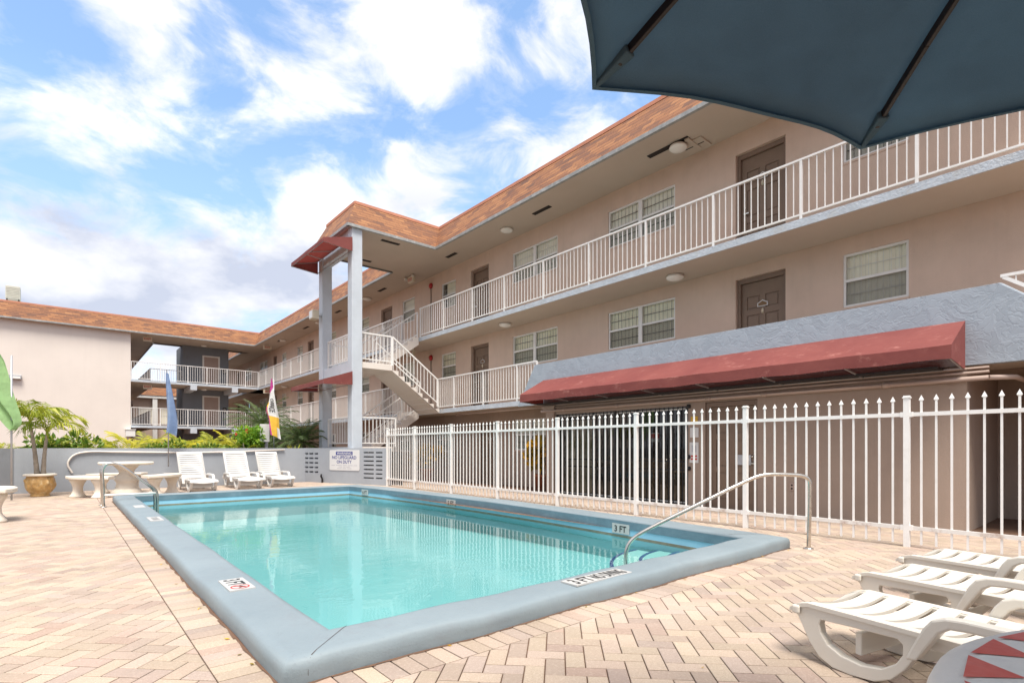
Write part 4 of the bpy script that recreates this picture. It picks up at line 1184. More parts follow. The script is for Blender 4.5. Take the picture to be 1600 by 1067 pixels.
# ------------------------------------------------------------------ staircase
sc = thing('staircase', 'pale concrete switchback stairs with white railings between blue columns', 'staircase', (8.4, 17.1, 0))
def landing(z, y0=15.72, y1=18.45):
    b = MB(); b.box((6.95, y0, z - .19), (8.16, y1, z)); o = obj('landing', b, 'stucco_left', sc, bevel=.01); return o
def flight(xa, za, xb, zb, y0, y1, n):
    """steps from (xa, za) to (xb, zb) across y0..y1, sloping slab below"""
    prof = []
    for k in range(n):
        x0 = xa + (xb - xa) * k / n; x1 = xa + (xb - xa) * (k + 1) / n
        z = za + (zb - za) * (k + 1) / n
        prof += [(x0, z), (x1, z)]
    under = [(xb, zb - .26), (xa, za - .19)] if zb > za else [(xb, zb - .13), (xa, za - .19)]
    b = MB(); b.prism(prof + under, lambda a, z, d: (a, d, z), y0, y1)
    obj('flight', b, 'stucco_left', sc)
L1, L2 = 1.12, 3.77
landing(L1); landing(L2)
flight(8.16, L2, 9.95, F2, 15.74, 17.05, 8)
flight(8.16, L2, 9.98, F3, 17.2, 18.45, 8)
flight(8.16, L1, 9.98, F2, 17.2, 18.45, 8)
def stair_rail(p, q, h=.93, n=12, posts=True, name='stair_railing'):
    p, q = Vector(p), Vector(q)
    b = MB(); up = Vector((0, 0, 1))
    b.bar(p + up * h, q + up * h, .045, .04)
    r = obj(name, b, 'white', sc)
    b = MB(); b.bar(p + up * .12, q + up * .12, .03, .03); obj('bottom_rail', b, 'white', r)
    for k in range(n + 1):
        c = p.lerp(q, k / n); e = (k in (0, n)) and posts
        w_ = .04 if e else .016
        o = obj('post' if e else 'baluster', bal_mesh(h - (.0 if e else .12), w_, 'white'), 'white', r)
        o.location = c + up * (0 if e else .12)
    return r
stair_rail((8.2, 15.8, L2 + .0), (9.9, 15.8, F2 + .1), n=13)
stair_rail((7.12, 15.8, L2), (8.16, 15.8, L2), n=8)
stair_rail((8.2, 17.0, L2), (9.9, 17.0, F2 + .1), n=13)
stair_rail((8.2, 17.25, L2 + .1), (9.95, 17.25, F3), n=13)
stair_rail((8.2, 18.4, L2 + .1), (9.95, 18.4, F3), n=13)
stair_rail((8.2, 17.25, L1 + .1), (9.95, 17.25, F2), n=13)
stair_rail((8.2, 18.4, L1 + .1), (9.95, 18.4, F2), n=13)
stair_rail((7.12, 15.8, L1), (8.3, 15.8, L1), n=9)
stair_rail((6.95, 16.03, L2), (6.95, 18.08, L2), n=15)
stair_rail((6.95, 16.03, L1), (6.95, 18.08, L1), n=15)
stair_rail((7.15, 18.4, L2), (8.16, 18.4, L2), n=8)
b = MB(); b.box((6.82, 15.99, L2 - .42), (6.94, 18.12, L2 - .01)); obj('landing_beam', b, 'trim', sc)
b = MB(); b.box((6.82, 15.99, L1 - .35), (6.94, 18.12, L1 - .01)); obj('landing_beam', b, 'trim', sc)

# ------------------------------------------------------------------ awnings
def make_awning(label, back, y0, y1, zt, zb, lip, lzt, lzb, loc):
    t = thing('awning', label, 'awning', loc, 0, 'dark red canvas awnings')
    b = MB()
    nb_ = max(2, int((y1 - y0) / 1.2)); ns = nb_ * 6
    def cp_(t, s):
        # t across from wall to lip, s along; the cloth sinks a little between the frame bars
        sag = .018 * math.sin(math.pi * ((s * nb_) % 1.0)) * math.sin(math.pi * min(1, t * 1.0) * .85)
        return (back + (lip - back) * t, y0 + (y1 - y0) * s, zt + (lzt - zt) * t - sag)
    for i in range(ns):
        s0, s1 = i / ns, (i + 1) / ns
        for j in range(5):
            b.quad(cp_(j / 5, s0), cp_(j / 5, s1), cp_((j + 1) / 5, s1), cp_((j + 1) / 5, s0), smooth=True)
        h0, h1 = .008 * math.sin(s0 * nb_ * 7), .008 * math.sin(s1 * nb_ * 7)
        b.quad(cp_(1, s0), cp_(1, s1), (lip - .004, y0 + (y1 - y0) * s1, lzb + h1), (lip - .004, y0 + (y1 - y0) * s0, lzb + h0))
    for y in (y0, y1): b.quad((back, y, zt), (lip, y, lzt), (lip, y, lzb), (back, y, zb))
    obj('canvas', b, 'awning', t, fix=False)
    f = MB(); n = max(2, int((y1 - y0) / 1.2))
    for k in range(n + 1):
        y = y0 + .02 + (y1 - y0 - .04) * k / n
        f.bar((back - .02, y, zt - .03), (lip + .02, y, lzt - .03), .022); f.bar((lip + .02, y, lzb + .01), (back - .02, y, zb + .01), .022)
    f.bar((lip + .02, y0 + .03, lzb + .02), (lip + .02, y1 - .03, lzb + .02), .022); f.bar((back - .02, y0 + .03, zb + .02), (back - .02, y1 - .03, zb + .02), .022)
    obj('frame', f, 'galv', t)
    return t
make_awning('long red awning over the barred shop front', 9.865, 1.66, 10.42, 2.9, 2.2, 9.03, 2.46, 2.27, (9.9, 6, 2.3))
make_awning('small red awning at the top of the blue stair columns under the canopy roof', 6.75, 15.6, 18.5, 7.53, 7.1, 5.85, 7.3, 7.18, (6.75, 17, 7.1))
make_awning('small red awning at the middle of the blue stair columns', 6.75, 15.6, 18.5, 3.43, 3.02, 5.85, 3.12, 2.98, (6.75, 17, 3.1))
b = MB(); b.box((9.5, 1.9, 2.215), (9.9, 10.3, 2.245)); tag(obj('awning_valance', b, 'dark_metal'), 'dark board under the back of the long red awning', 'board')

# ------------------------------------------------------------------ ceiling lights, alarms, exit boxes
def ceil_light(x, y, z, label, r=.2):
    t = thing('ceiling_light', label, 'ceiling light', (x, y, z), 0, 'round white ceiling lights')
    b = MB(); b.lathe([(r * .92, 0), (r * .92, -.03), (0, -.03)], (x, y, z), 28); obj('base', b, 'frame', t)
    b = MB(); b.lathe([(r, -.03), (r * .98, -.055), (r * .8, -.085), (r * .45, -.11), (0, -.118)], (x, y, z), 28); obj('diffuser', b, 'globe', t)
lt3 = [(6.75, 'beside the roof access hatch, nearest the umbrella'), (12.8, 'above the third floor door nearest the stairs'), (22.8, 'just beyond the stair canopy'), (28.8, 'seen behind the blue columns'), (35, 'nearest the inner corner')]
for y, s in lt3: ceil_light(10.55, y, ZC - (.05 if y < 8 else .003), 'round white light on the roof soffit ' + s)
b = MB(); b.box((10.48, 6.45, ZC - .045), (11.0, 6.55, ZC - .004)); tag(obj('light_conduit_box', b, 'soffit'), 'taupe junction arm beside the nearest soffit light', 'junction box')
for y, s in ((6.9, 'near the long awning'), (13.0, 'nearest the stairs'), (35, 'nearest the inner corner')): ceil_light(10.65, y, F3 - .137, 'round white light under the third floor slab, ' + s)
for F, s in ((F3, 'third'), (F2, 'second')):
    z = F + 2.39 if F == F3 else F + 2.24
    t = thing('fire_alarm', f'red fire alarm bell on the {s} floor wall above a grey conduit by the stairs', 'fire alarm', (WX - .01, 18.31, z), 0, 'red fire alarm bells')
    b = MB(); b.lathe([(0, 0), (.11, 0), (.115, .03), (.09, .07), (.03, .085), (0, .087)], (0, 0, 0), 20)
    b.v = [(WX - .004 - zz_, 18.31 + x_, z + y_) for x_, y_, zz_ in b.v]; obj('bell', b, 'alarm', t)
    b = MB(); b.tube([(WX - .02, 18.31, z - .1), (WX - .02, 18.31, F + .3)], .012, 8); obj('conduit', b, 'vent', t)
    t = thing('exit_light', f'beige exit box with lamp heads under the {s} floor ceiling by the stairs', 'exit light', (10.55, 18.6, F + 2.3))
    zt = ZC if F == F3 else F3 - .13
    b = MB(); b.box((10.45, 18.45, zt - .3), (10.55, 18.85, zt - .05)); o = obj('housing', b, 'beige_box', t, bevel=.01)
    b = MB(); b.tube([(10.5, 18.6, zt - .06), (10.5, 18.6, zt - .005)], .03, 10); obj('stem', b, 'beige_box', t)
    lettering('EXIT', .16, (10.448, 18.65, zt - .18), (0, -1, 0), (0, 0, 1), 'red_ink', o, .3)
    for dy in (.4, .95):
        b = MB(); b.lathe([(0, 0), (.06, .0), (.07, .07), (.03, .12), (0, .13)], (10.43, 18.05 + dy, zt - .14), 12); obj('lamp_head', b, 'white_plastic', t)
fl = thing('floodlight', 'beige floodlight fixed to the rear blue stair column', 'floodlight', (6.7, 18.2, 5.55))
b = MB(); b.box((6.4, 18.02, 5.45), (6.62, 18.38, 5.75)); o = obj('housing', b, 'beige_box', fl, bevel=.02)
b = MB(); b.box((6.39, 18.05, 5.48), (6.398, 18.35, 5.72)); obj('lens', b, 'globe', fl)
b = MB(); b.bar((6.62, 18.2, 5.6), (6.77, 18.2, 5.6), .05); obj('bracket', b, 'galv', fl)

# ------------------------------------------------------------------ left wing across the end of the courtyard
lw = thing('apartment_building', 'pale three storey cross wing with a blank end wall, open corridor and orange shingle edge', 'building', (3, 40, 0))
YE = 38.4
b = MB(); b.box((-30, YE, -.3), (3.0, 60, ZC - .002)); obj('wall', b, 'stucco_left', lw)
b = MB(); b.box((-30, 38.15, ZC), (9.748, 41.3, ZC + .06)); b.box((3.0, 41.3, ZC), (4.4, 70, ZC + .06)); obj('soffit', b, 'soffit', lw)
mansard(lw, (XD, 38.1), (-30, 38.1), (0, -1), e0=TB, e1=0)
mansard(lw, (4.45, 41.6), (XD + .4, 41.6), (0, 1), e0=-TB, e1=0)
mansard(lw, (4.45, 70), (4.45, 41.6), (1, 0), e0=0, e1=-TB)
b = MB(); b.box((-30, 38.5, 8.715), (10.2, 41.2, 8.775)); b.box((-30, 41.2, 8.715), (4.0, 70, 8.775)); obj('roof_deck', b, 'roof_top', lw)
for F in (F3, F2):
    b = MB(); b.box((3.0, YE + .03, F - .13), (WX - .002, 41.3, F)); b.box((3.0, 41.3, F - .13), (4.3, 70, F)); obj('balcony_slab', b, 'soffit', lw)
    b = MB(); b.box((3.0, YE, F - .135), (9.999, YE + .0295, F + .004)); obj('slab_edge', b, 'slab_edge', lw)
    for x in (6.05, 8.4):
        b = MB(); b.box((x, YE - .02, F - .42), (x + .35, YE + 2.4, F - .14)); obj('beam', b, 'trim', lw)
bk = MB(); bk.box((6.0, 41.0, -.3), (8.75, 43.5, ZC - .003)); bo = obj('lift_block', bk, 'dark_block', lw)
for F, s in ((F3, '3'), (F2, '2')):
    d = MB(); d.box((7.25, 40.955, F + .02), (8.1, 40.985, F + 2.1)); do = obj('door', d, 'door_left', lw)
    f = MB(); f.box((7.15, 40.94, F), (7.247, 40.995, F + 2.2)); f.box((8.103, 40.94, F), (8.2, 40.995, F + 2.2)); f.box((7.247, 40.94, F + 2.103), (8.103, 40.995, F + 2.2)); obj('door_frame', f, 'frame', do)
    p = MB(); p.box((8.38, 40.975, F + 1.05), (8.62, 40.997, F + 1.45)); po = obj('floor_number_plate', p, 'ink', lw)
    lettering(s, .3, (8.5, 40.975, F + 1.25), (1, 0, 0), (0, 0, 1), 'sign_white', po, .16)
lwp = [.02, 1.45, 2.9, 3.05 + .9, 5.1, 6.2, 6.98]
railing('third floor railing across the front of the far corridor', (3.02, YE + .08), (10.0, YE + .08), F3, 1.06, lwp, .128)
railing('second floor railing across the front of the far corridor', (3.02, YE + .08), (10.0, YE + .08), F2, 1.06, lwp, .128)
railing('third floor railing on the back edge of the far corridor', (4.25, 41.25), (6.0, 41.25), F3, 1.06, [0, .9, 1.75], .128)
railing('third floor railing running away along the rear corridor', (4.25, 41.25), (4.25, 60), F3, 1.06, [1.66 * k for k in range(12)], .128)
railing('second floor railing running away along the rear corridor', (4.25, 41.25), (4.25, 60), F2, 1.06, [1.66 * k for k in range(12)], .128)
ceil_light(7.1, 40.2, ZC - .003, 'round white light over the upper pale door of the far corridor')
ceil_light(7.1, 40.2, F3 - .137, 'round white light above the lower pale door on the far corridor')
for z, s in ((ZC, 'roof soffit'), (F3 - .13, 'third floor slab')):
    t = thing('exit_light', 'small pale exit box under the %s beside the blank white wall' % s, 'exit light', (3.9, 38.9, z - .3))
    b = MB(); b.box((3.65, 38.86, z - .36), (4.1, 38.94, z - .08)); o = obj('housing', b, 'beige_box', t)
    b = MB(); b.tube([(3.87, 38.9, z - .09), (3.87, 38.9, z - .004)], .02, 8); obj('stem', b, 'beige_box', t)
    lettering('EXIT', .16, (3.875, 38.858, z - .22), (1, 0, 0), (0, 0, 1), 'red_ink', o, .34)
for z, s in ((ZC, 'roof soffit'), (F3 - .13, 'third floor slab')):
    t = thing('exit_light', 'orange tinted exit box under the %s at the inner corner' % s, 'exit light', (10.1, 37.4, z - .3))
    b = MB(); b.box((9.95, 37.0, z - .36), (10.45, 37.06, z - .1)); o = obj('housing', b, 'beige_box', t)
    b = MB(); b.tube([(10.2, 37.03, z - .11), (10.2, 37.03, z - .004)], .02, 8); obj('stem', b, 'beige_box', t)
    lettering('EXIT', .15, (10.2, 36.998, z - .23), (1, 0, 0), (0, 0, 1), 'red_ink', o, .32)
t = thing('wall_light', 'rectangular grey lamp high on the blank white end wall', 'wall light', (-1.95, YE, 4.8))
b = MB(); b.box((-2.2, YE - .18, 4.72), (-1.72, YE - .003, 4.93)); o = obj('housing', b, 'galv', t, bevel=.01)
b = MB(); b.box((-2.16, YE - .2, 4.735), (-1.76, YE - .182, 4.86)); obj('lens', b, 'globe', t)
t = thing('roof_unit', 'weathered grey air conditioner on a stand above the left roof edge', 'air conditioner', (-2.1, 40.5, 8.78))
b = MB(); b.box((-2.46, 40.2, 9.3), (-1.86, 40.9, 10.02)); o = obj('casing', b, 'ac', t, bevel=.02)
b = MB()
for k in range(7): b.box((-2.42, 40.185, 9.38 + .085 * k), (-1.9, 40.2, 9.43 + .085 * k))
obj('louvre', b, 'ac', o)
b = MB()
for x in (-2.4, -1.92):
    for y in (40.25, 40.85): b.box((x - .03, y - .03, 8.775), (x + .03, y + .03, 9.3))
obj('stand', b, 'vent', t)
t = thing('utility_box', 'small white box at the foot of the white wall corner behind the plants', 'box', (3.0, 38.2, 2.0))
b = MB(); b.box((2.75, 38.05, 1.75), (3.2, 38.38, 2.15)); obj('casing', b, 'frame', t, bevel=.02)
b = MB(); b.box((2.72, 38.02, 2.152), (3.23, 38.4, 2.19)); obj('lid', b, 'frame', t)

# distant house seen under the far corridor
dh = thing('apartment_building', 'distant building with orange roof edge, white post and blinds seen under the corridor', 'building', (7, 57, 0))
wl = MB(); wl.box((4.6, 57, -.3), (12, 60, 6.2)); obj('wall', wl, 'stucco', dh)
b = MB(); b.quad((4.4, 56.4, 5.75), (12, 56.4, 5.75), (12, 56.9, 6.6), (4.4, 56.9, 6.6)); obj('roof_edge', b, 'shingle', dh, fix=False)
b = MB(); b.box((4.5, 56.45, 5.5), (9, 56.75, 5.76)); obj('fascia', b, 'frame', dh)
b = MB(); b.box((6.0, 56.5, -.3), (6.35, 56.75, 5.5)); obj('post', b, 'frame', dh)
for x in (5.0, 6.6, 8.2):
    b = MB(); b.box((x, 56.96, 3.2), (x + 1.1, 56.995, 4.7)); w_ = obj('window', b, 'frame', dh)
    b = MB(); b.box((x + .06, 56.94, 3.26), (x + 1.04, 56.958, 3.9)); b.box((x + .06, 56.94, 3.96), (x + 1.04, 56.958, 4.64)); obj('blind', b, 'blind', w_)

# ------------------------------------------------------------------ low grey walls
wt = 1.08
gw = thing('wall', 'long low slate grey wall behind the lounge chairs and stone table', 'wall', (3, 17.2, 0))
def wallseg(p, q, th, z0, z1, name, par, mat='grey_wall'):
    p, q = Vector(p + (0,)), Vector(q + (0,)); d = (q - p).normalized(); n = Vector((-d.y, d.x, 0))
    b = MB(); P = [p, q, q + n * th, p + n * th]
    lo = [v + Vector((0, 0, z0)) for v in P]; hi = [v + Vector((0, 0, z1)) for v in P]
    b.quad(*hi); b.quad(*reversed(lo))
    for i in range(4): b.quad(lo[i], lo[(i + 1) % 4], hi[(i + 1) % 4], hi[i])
    return obj(name, b, mat, par, bevel=.008)
A_, B_ = (5.95, 17.45), (7.16, 14.15)
wallseg((-.9, 17.2), (5.95, 17.45), .2, -.1, wt, 'wall_panel', gw)
wallseg((-3.5, 14.6), (-.9, 17.2), .2, -.1, wt - .002, 'wall_panel', gw)
sw = thing('wall', 'short slate grey wall with louvre slots carrying the pool warning sign', 'wall', (6.5, 15.8, 0))
# sign wall with two groups of slots
dA = Vector((B_[0] - A_[0], B_[1] - A_[1], 0)); LW_ = dA.length; dA.normalize(); nA = Vector((-dA.y, dA.x, 0))   # nA points away from the pool
def sw_pt(s, n, z): return Vector((A_[0], A_[1], 0)) + dA * s + nA * n + Vector((0, 0, z))
sl1 = [(.35 + .5 * k, .35 + .5 * k + .44) for k in range(3)]
def s_of_u(u):
    # distance along the wall seen at pixel column u
    d = raydir(u, 700); a = Vector((A_[0], A_[1])); den = d.x * dA.y - d.y * dA.x
    t_ = (a.x * dA.y - a.y * dA.x) / den
    p = Vector((d.x * t_, d.y * t_)); return (p - a).dot(Vector((dA.x, dA.y)))
ops = []
u1 = [(475.5, 481.5), (483, 489.5), (491.5, 497)]
for a, c in u1:
    for k in range(5): ops.append((s_of_u(a), s_of_u(c), .93 - .145 * k - .05, .93 - .145 * k))
u2 = [(568, 584), (587, 597.5)]
for a, c in u2:
    for k in range(7): ops.append((s_of_u(a), s_of_u(c), .97 - .125 * k - .04, .97 - .125 * k))
b = MB(); th_ = .2
sx = sorted({0, LW_, *[o[0] for o in ops], *[o[1] for o in ops]}); zx = sorted({-.1, wt + .003, *[o[2] for o in ops], *[o[3] for o in ops]})
for n_ in (0, th_):
    for a, c in zip(sx, sx[1:]):
        for z0, z1 in zip(zx, zx[1:]):
            if any(o[0] - 1e-6 < (a + c) / 2 < o[1] and o[2] < (z0 + z1) / 2 < o[3] for o in ops): continue
            b.quad(sw_pt(a, n_, z0), sw_pt(c, n_, z0), sw_pt(c, n_, z1), sw_pt(a, n_, z1))
for (a, c, z0, z1) in ops:
    b.quad(sw_pt(a, 0, z0), sw_pt(c, 0, z0), sw_pt(c, th_, z0), sw_pt(a, th_, z0)); b.quad(sw_pt(a, 0, z1), sw_pt(c, 0, z1), sw_pt(c, th_, z1), sw_pt(a, th_, z1))
    b.quad(sw_pt(a, 0, z0), sw_pt(a, 0, z1), sw_pt(a, th_, z1), sw_pt(a, th_, z0)); b.quad(sw_pt(c, 0, z0), sw_pt(c, 0, z1), sw_pt(c, th_, z1), sw_pt(c, th_, z0))
b.quad(sw_pt(0, 0, wt + .003), sw_pt(LW_, 0, wt + .003), sw_pt(LW_, th_, wt + .003), sw_pt(0, th_, wt + .003))
for s in (0, LW_): b.quad(sw_pt(s, 0, -.1), sw_pt(s, th_, -.1), sw_pt(s, th_, wt + .003), sw_pt(s, 0, wt + .003))
obj('wall_panel', b, 'grey_wall', sw, fix=False)
b = MB(); P = [sw_pt(.1, th_ + .5, -.1), sw_pt(LW_, th_ + .5, -.1), sw_pt(LW_, th_ + .5, wt - .1), sw_pt(.1, th_ + .5, wt - .1)]; b.quad(*P); obj('backing', b, 'vent', sw, fix=False)
# warning sign
sa, sb = s_of_u(515.5), s_of_u(562)
sg = thing('warning_sign', 'white pool sign reading WARNING NO LIFEGUARD ON DUTY on the low grey wall', 'sign', tuple(sw_pt((sa + sb) / 2, -.01, .45)))
z0, z1 = .4, 1.025
def rr(w, h, r, n=5):
    P = []
    for cx, cy, a0 in ((w - r, h - r, 0), (-w + r, h - r, 90), (-w + r, -h + r, 180), (w - r, -h + r, 270)):
        P += [(cx + r * math.cos(R(a0 + 90 * k / n)), cy + r * math.sin(R(a0 + 90 * k / n))) for k in range(n + 1)]
    return P
cs, cz, hw, hh = (sa + sb) / 2, (z0 + z1) / 2, (sb - sa) / 2, (z1 - z0) / 2
b = MB(); b.prism(rr(hw, hh, .05), lambda a, z, d: sw_pt(cs + a, -d, cz + z), .003, .014); po = obj('panel', b, 'sign_white', sg)
b = MB(); b.prism(rr(hw * .56, hh * .175, .012), lambda a, z, d: sw_pt(cs + a, -d, cz + hh * .68 + z), .0145, .016); bo_ = obj('banner', b, 'sign_blue', sg)
ox = tuple(dA)
lettering('WARNING', .095, sw_pt(cs, -.016, cz + hh * .68), ox, (0, 0, 1), 'sign_white', bo_, hw * .98)
lettering('NO LIFEGUARD', .135, sw_pt(cs, -.0145, cz + hh * .27), ox, (0, 0, 1), 'sign_blue', po, hw * 1.62)
lettering('ON DUTY', .135, sw_pt(cs, -.0145, cz - hh * .16), ox, (0, 0, 1), 'sign_blue', po, hw * 1.0)
b = MB()
for z, wds in ((-.5, [.3, .5, .34, .4, .3]), (-.64, [.3, .2, .3]), (-.8, [.4, .3, .36])):
    tot = sum(wds) + .08 * (len(wds) - 1); x = -tot / 2
    for w_ in wds:
        q = [sw_pt(cs + hw * x * .8, -.0155, cz + hh * (z - .025)), sw_pt(cs + hw * (x + w_) * .8, -.0155, cz + hh * (z - .025)), sw_pt(cs + hw * (x + w_) * .8, -.0155, cz + hh * (z + .025)), sw_pt(cs + hw * x * .8, -.0155, cz + hh * (z + .025))]
        b.quad(*q); x += w_ + .08
obj('small_print', b, 'sign_grey', po, fix=False)
b = MB(); s_ = s_of_u(505.5)
b.tube([sw_pt(s_, -.05, 0), sw_pt(s_, -.05, .12), sw_pt(s_ - .02, -.08, .2), sw_pt(s_ + .02, -.1, .26)], .03, 8); tag(obj('pipe_stub', b, 'dark_metal'), 'short dark pipe stub standing at the foot of the sign wall', 'pipe')
# conduit along the wall
def wally(x): return 17.2 + (x + .9) * .25 / 6.85
b = MB(); b.tube(smooth_path([(.16, wally(.16) - .03, .46), (.04, wally(.04) - .03, .7), (.2, wally(.2) - .03, .95), (.55, wally(.5) - .03, 1.0), (.9, wally(.9) - .03, .985)], 3) + [Vector((x, wally(x) - .035, z)) for x, z in ((1.5, .975), (2.73, .955), (3.9, .975), (5.3, 1.03))], .022, 8)
tag(obj('conduit', b, 'stucco_left'), 'thin pale conduit looping and running along the low grey wall', 'conduit')

# ------------------------------------------------------------------ picket fence
FX = 7.15
fposts = [14.1, 12.53, 10.78, 8.985, 7.166, 5.353, 3.528, 1.703, -.12]
ft = thing('picket_fence', 'white steel spear top picket fence with rust along its lower rail beside the pool', 'fence', (FX, 6, 0))
gfn = gz(FX)
pk = bal_mesh(1.56, .019, 'white', True)
pts = []
for a, c in zip(fposts, fposts[1:]):
    n = 14 if abs(a - c) > 1.7 else 12
    pts += [a + (c - a) * k / n for k in range(1, n)]
pts += [-.25, -.38]
allp = sorted(pts, key=lambda y: camd((FX, y)))
vis = [y for y in allp]
for y in vis[:100]:
    o = obj('picket', pk, 'white', ft); o.location = (FX, y, gfn + .035)
b = MB()
for y in vis[100:]:
    b.box((FX - .0095, y - .0095, gfn + .035), (FX + .0095, y + .0095, gfn + 1.595)); 
    i = len(b.v); b.v += [(FX - .012, y - .02, gfn + 1.6), (FX + .012, y - .02, gfn + 1.6), (FX + .012, y + .02, gfn + 1.6), (FX - .012, y + .02, gfn + 1.6), (FX, y, gfn + 1.66), (FX, y, gfn + 1.585)]
    for q in ((0, 1, 4), (1, 2, 4), (2, 3, 4), (3, 0, 4), (1, 0, 5), (2, 1, 5), (3, 2, 5), (0, 3, 5)): b.f.append(tuple(i + k for k in q)); b.t.append(.5); b.sm.append(False)
obj('picket', b, 'white', ft, kind='stuff')
for a, c in zip(fposts, fposts[1:]):
    b = MB(); b.box((FX - .019, c + .03, gfn + 1.44), (FX + .019, a - .03, gfn + 1.482)); obj('top_rail', b, 'white', ft)
    b = MB(); b.box((FX - .019, c + .03, gfn + .19), (FX + .019, a - .03, gfn + .232)); obj('bottom_rail', b, 'white_rust', ft)
for y in fposts:
    b = MB(); b.box((FX - .028, y - .028, gfn - .02), (FX + .028, y + .028, gfn + 1.64)); p = obj('post', b, 'white', ft)
    b = MB(); b.box((FX - .036, y - .036, gfn + 1.642), (FX + .036, y + .036, gfn + 1.655)); b.box((FX - .028, y - .028, gfn + 1.655), (FX + .028, y + .028, gfn + 1.67))
    obj('post_cap', b, 'white', p)
    for z in (.211, 1.461):
        b = MB(); b.box((FX - .026, y - .055, gfn + z - .028), (FX + .026, y + .055, gfn + z + .028)); obj('bracket', b, 'white', p)

# ------------------------------------------------------------------ lounge chairs
def chair_parts(label, mat, back_deg, wd=.54):
    """local frame: x from the foot to the head, y across, z up"""
    t = thing('lounge_chair', label, 'lounge chair', (0, 0, 0), 0, None)
    outer = [(.1, .287), (.05, .274), (.012, .248), (.01, .235), (.02, .222), (.039, .215), (.066, .163), (.102, .096), (.154, .035), (.221, .004), (.308, 0), (.412, .01), (.482, .045), (.535, .105), (.587, .19), (.625, .232), (1.3, .232), (1.3, .288)]
    inner = [(.154, .197), (.162, .222), (.3, .229), (.509, .236), (.530, .217), (.529, .171), (.502, .125), (.441, .08), (.354, .065), (.261, .077), (.196, .109), (.162, .157)]
    rear = [(1.22, .232), (1.3, .16), (1.34, .06), (1.4, .0), (1.52, 0), (1.6, .06), (1.66, .2), (1.86, .232), (1.86, .28), (1.3, .288), (1.24, .288)]
    rhole = [(1.36, .22), (1.4, .1), (1.44, .05), (1.5, .05), (1.55, .1), (1.59, .22)]
    arm = [(.575, .185), (.618, .285), (.642, .337), (.672, .378), (.719, .398), (.785, .405), (1.2, .41), (1.31, .40), (1.36, .36), (1.385, .24), (1.34, .24), (1.32, .33), (1.28, .365), (.80, .362), (.735, .355), (.70, .33), (.672, .285), (.615, .19)]
    for sgn in (-1, 1):
        y0, y1 = sgn * (wd / 2 - .005), sgn * (wd / 2 - .055)
        b = MB(); b.prism(outer, lambda a, z, d: (a, d, z), y0, y1, inner); leg = obj('leg_frame', b, mat, t, bevel=.007)
        b = MB(); b.prism(rear, lambda a, z, d: (a, d, z), y0 - sgn * .006, y1 + sgn * .012, rhole); obj('rear_leg', b, mat, t, bevel=.006)
        b = MB(); b.prism(arm, lambda a, z, d: (a, d, z), sgn * (wd / 2 + .012), sgn * (wd / 2 + .075)); 
        obj('armrest', b, mat, t, bevel=.009)
        b = MB(); b.box((.02, sgn * (wd / 2 - .002), .225), (.06, sgn * (wd / 2 + .02), .27)); obj('corner_cap', b, mat, leg, bevel=.01)
    # stretchers under the seat
    for x in (.30, 1.48):
        b = MB(); b.box((x, -wd / 2 + .056, .09 if x < 1 else .07), (x + .03, wd / 2 - .056, .2)); obj('stretcher', b, mat, t, bevel=.006)
    def slats(x0, n, pitch, wdt, zfun):
        m = MB(); ny = 10; hwid = wd / 2 - .05; th = .016
        def strip(a, c):
            for k in range(ny):
                ya, yb = -hwid + 2 * hwid * k / ny, -hwid + 2 * hwid * (k + 1) / ny
                q = [(a, ya), (c, ya), (c, yb), (a, yb)]
                tp = [zfun(x, y) for x, y in q]; bt = [zfun(x, y, -th) for x, y in q]
                m.quad(*tp, smooth=True); m.quad(*reversed(bt))
                m.quad(tp[0], bt[0], bt[3], tp[3]); m.quad(tp[1], tp[2], bt[2], bt[1])
        for k in range(n): strip(x0 + pitch * k, x0 + pitch * k + wdt)
        L_ = x0 + pitch * (n - 1) + wdt
        for sgn in (-1, 1):
            e0, e1 = sgn * (wd / 2 - .05), sgn * (wd / 2 + .004)
            xs_ = [x0, x0 + .04, x0 + .1, L_]
            for xa_, xb_ in zip(xs_, xs_[1:]):
              q = [(xa_, e0), (xb_, e0), (xb_, e1), (xa_, e1)]
              tp = [zfun(x, y) for x, y in q]; bt = [(p[0], p[1], p[2] - .02) for p in tp]
              m.quad(*tp); m.quad(*reversed(bt))
              for i in range(4): m.quad(tp[i], tp[(i + 1) % 4], bt[(i + 1) % 4], bt[i])
        return m
    def dish(y): return -.026 * max(0, 1 - (abs(y) / (wd / 2 - .05)) ** 2)
    def zs(x, y, o=0):
        z = .292 + dish(y) + o
        if x < .1: z -= ((.1 - x) / .1) ** 2 * .045
        return (x, y, z)
    sl_ = slats(.0, 11, .1145, .084, zs)
    obj('seat', sl_, mat, t)
    a = R(back_deg); ca, sa_ = math.cos(a), math.sin(a)
    def zb(x, y, o=0):
        d = dish(y) * .8 + o + .01
        return (1.27 + x * ca - d * sa_, y, .285 + x * sa_ + d * ca)
    bm_ = slats(.0, 11, .069, .043, zb)
    def rim(x0, x1):
        q = [(x0, -wd / 2), (x1, -wd / 2), (x1, wd / 2), (x0, wd / 2)]
        tp = [zb(x, y) for x, y in q]; bt = [zb(x, y, -.03) for x, y in q]
        bm_.quad(*tp); bm_.quad(*reversed(bt))
        for i in range(4): bm_.quad(tp[i], tp[(i + 1) % 4], bt[(i + 1) % 4], bt[i])
    rim(.0, .05); rim(.755, .82)
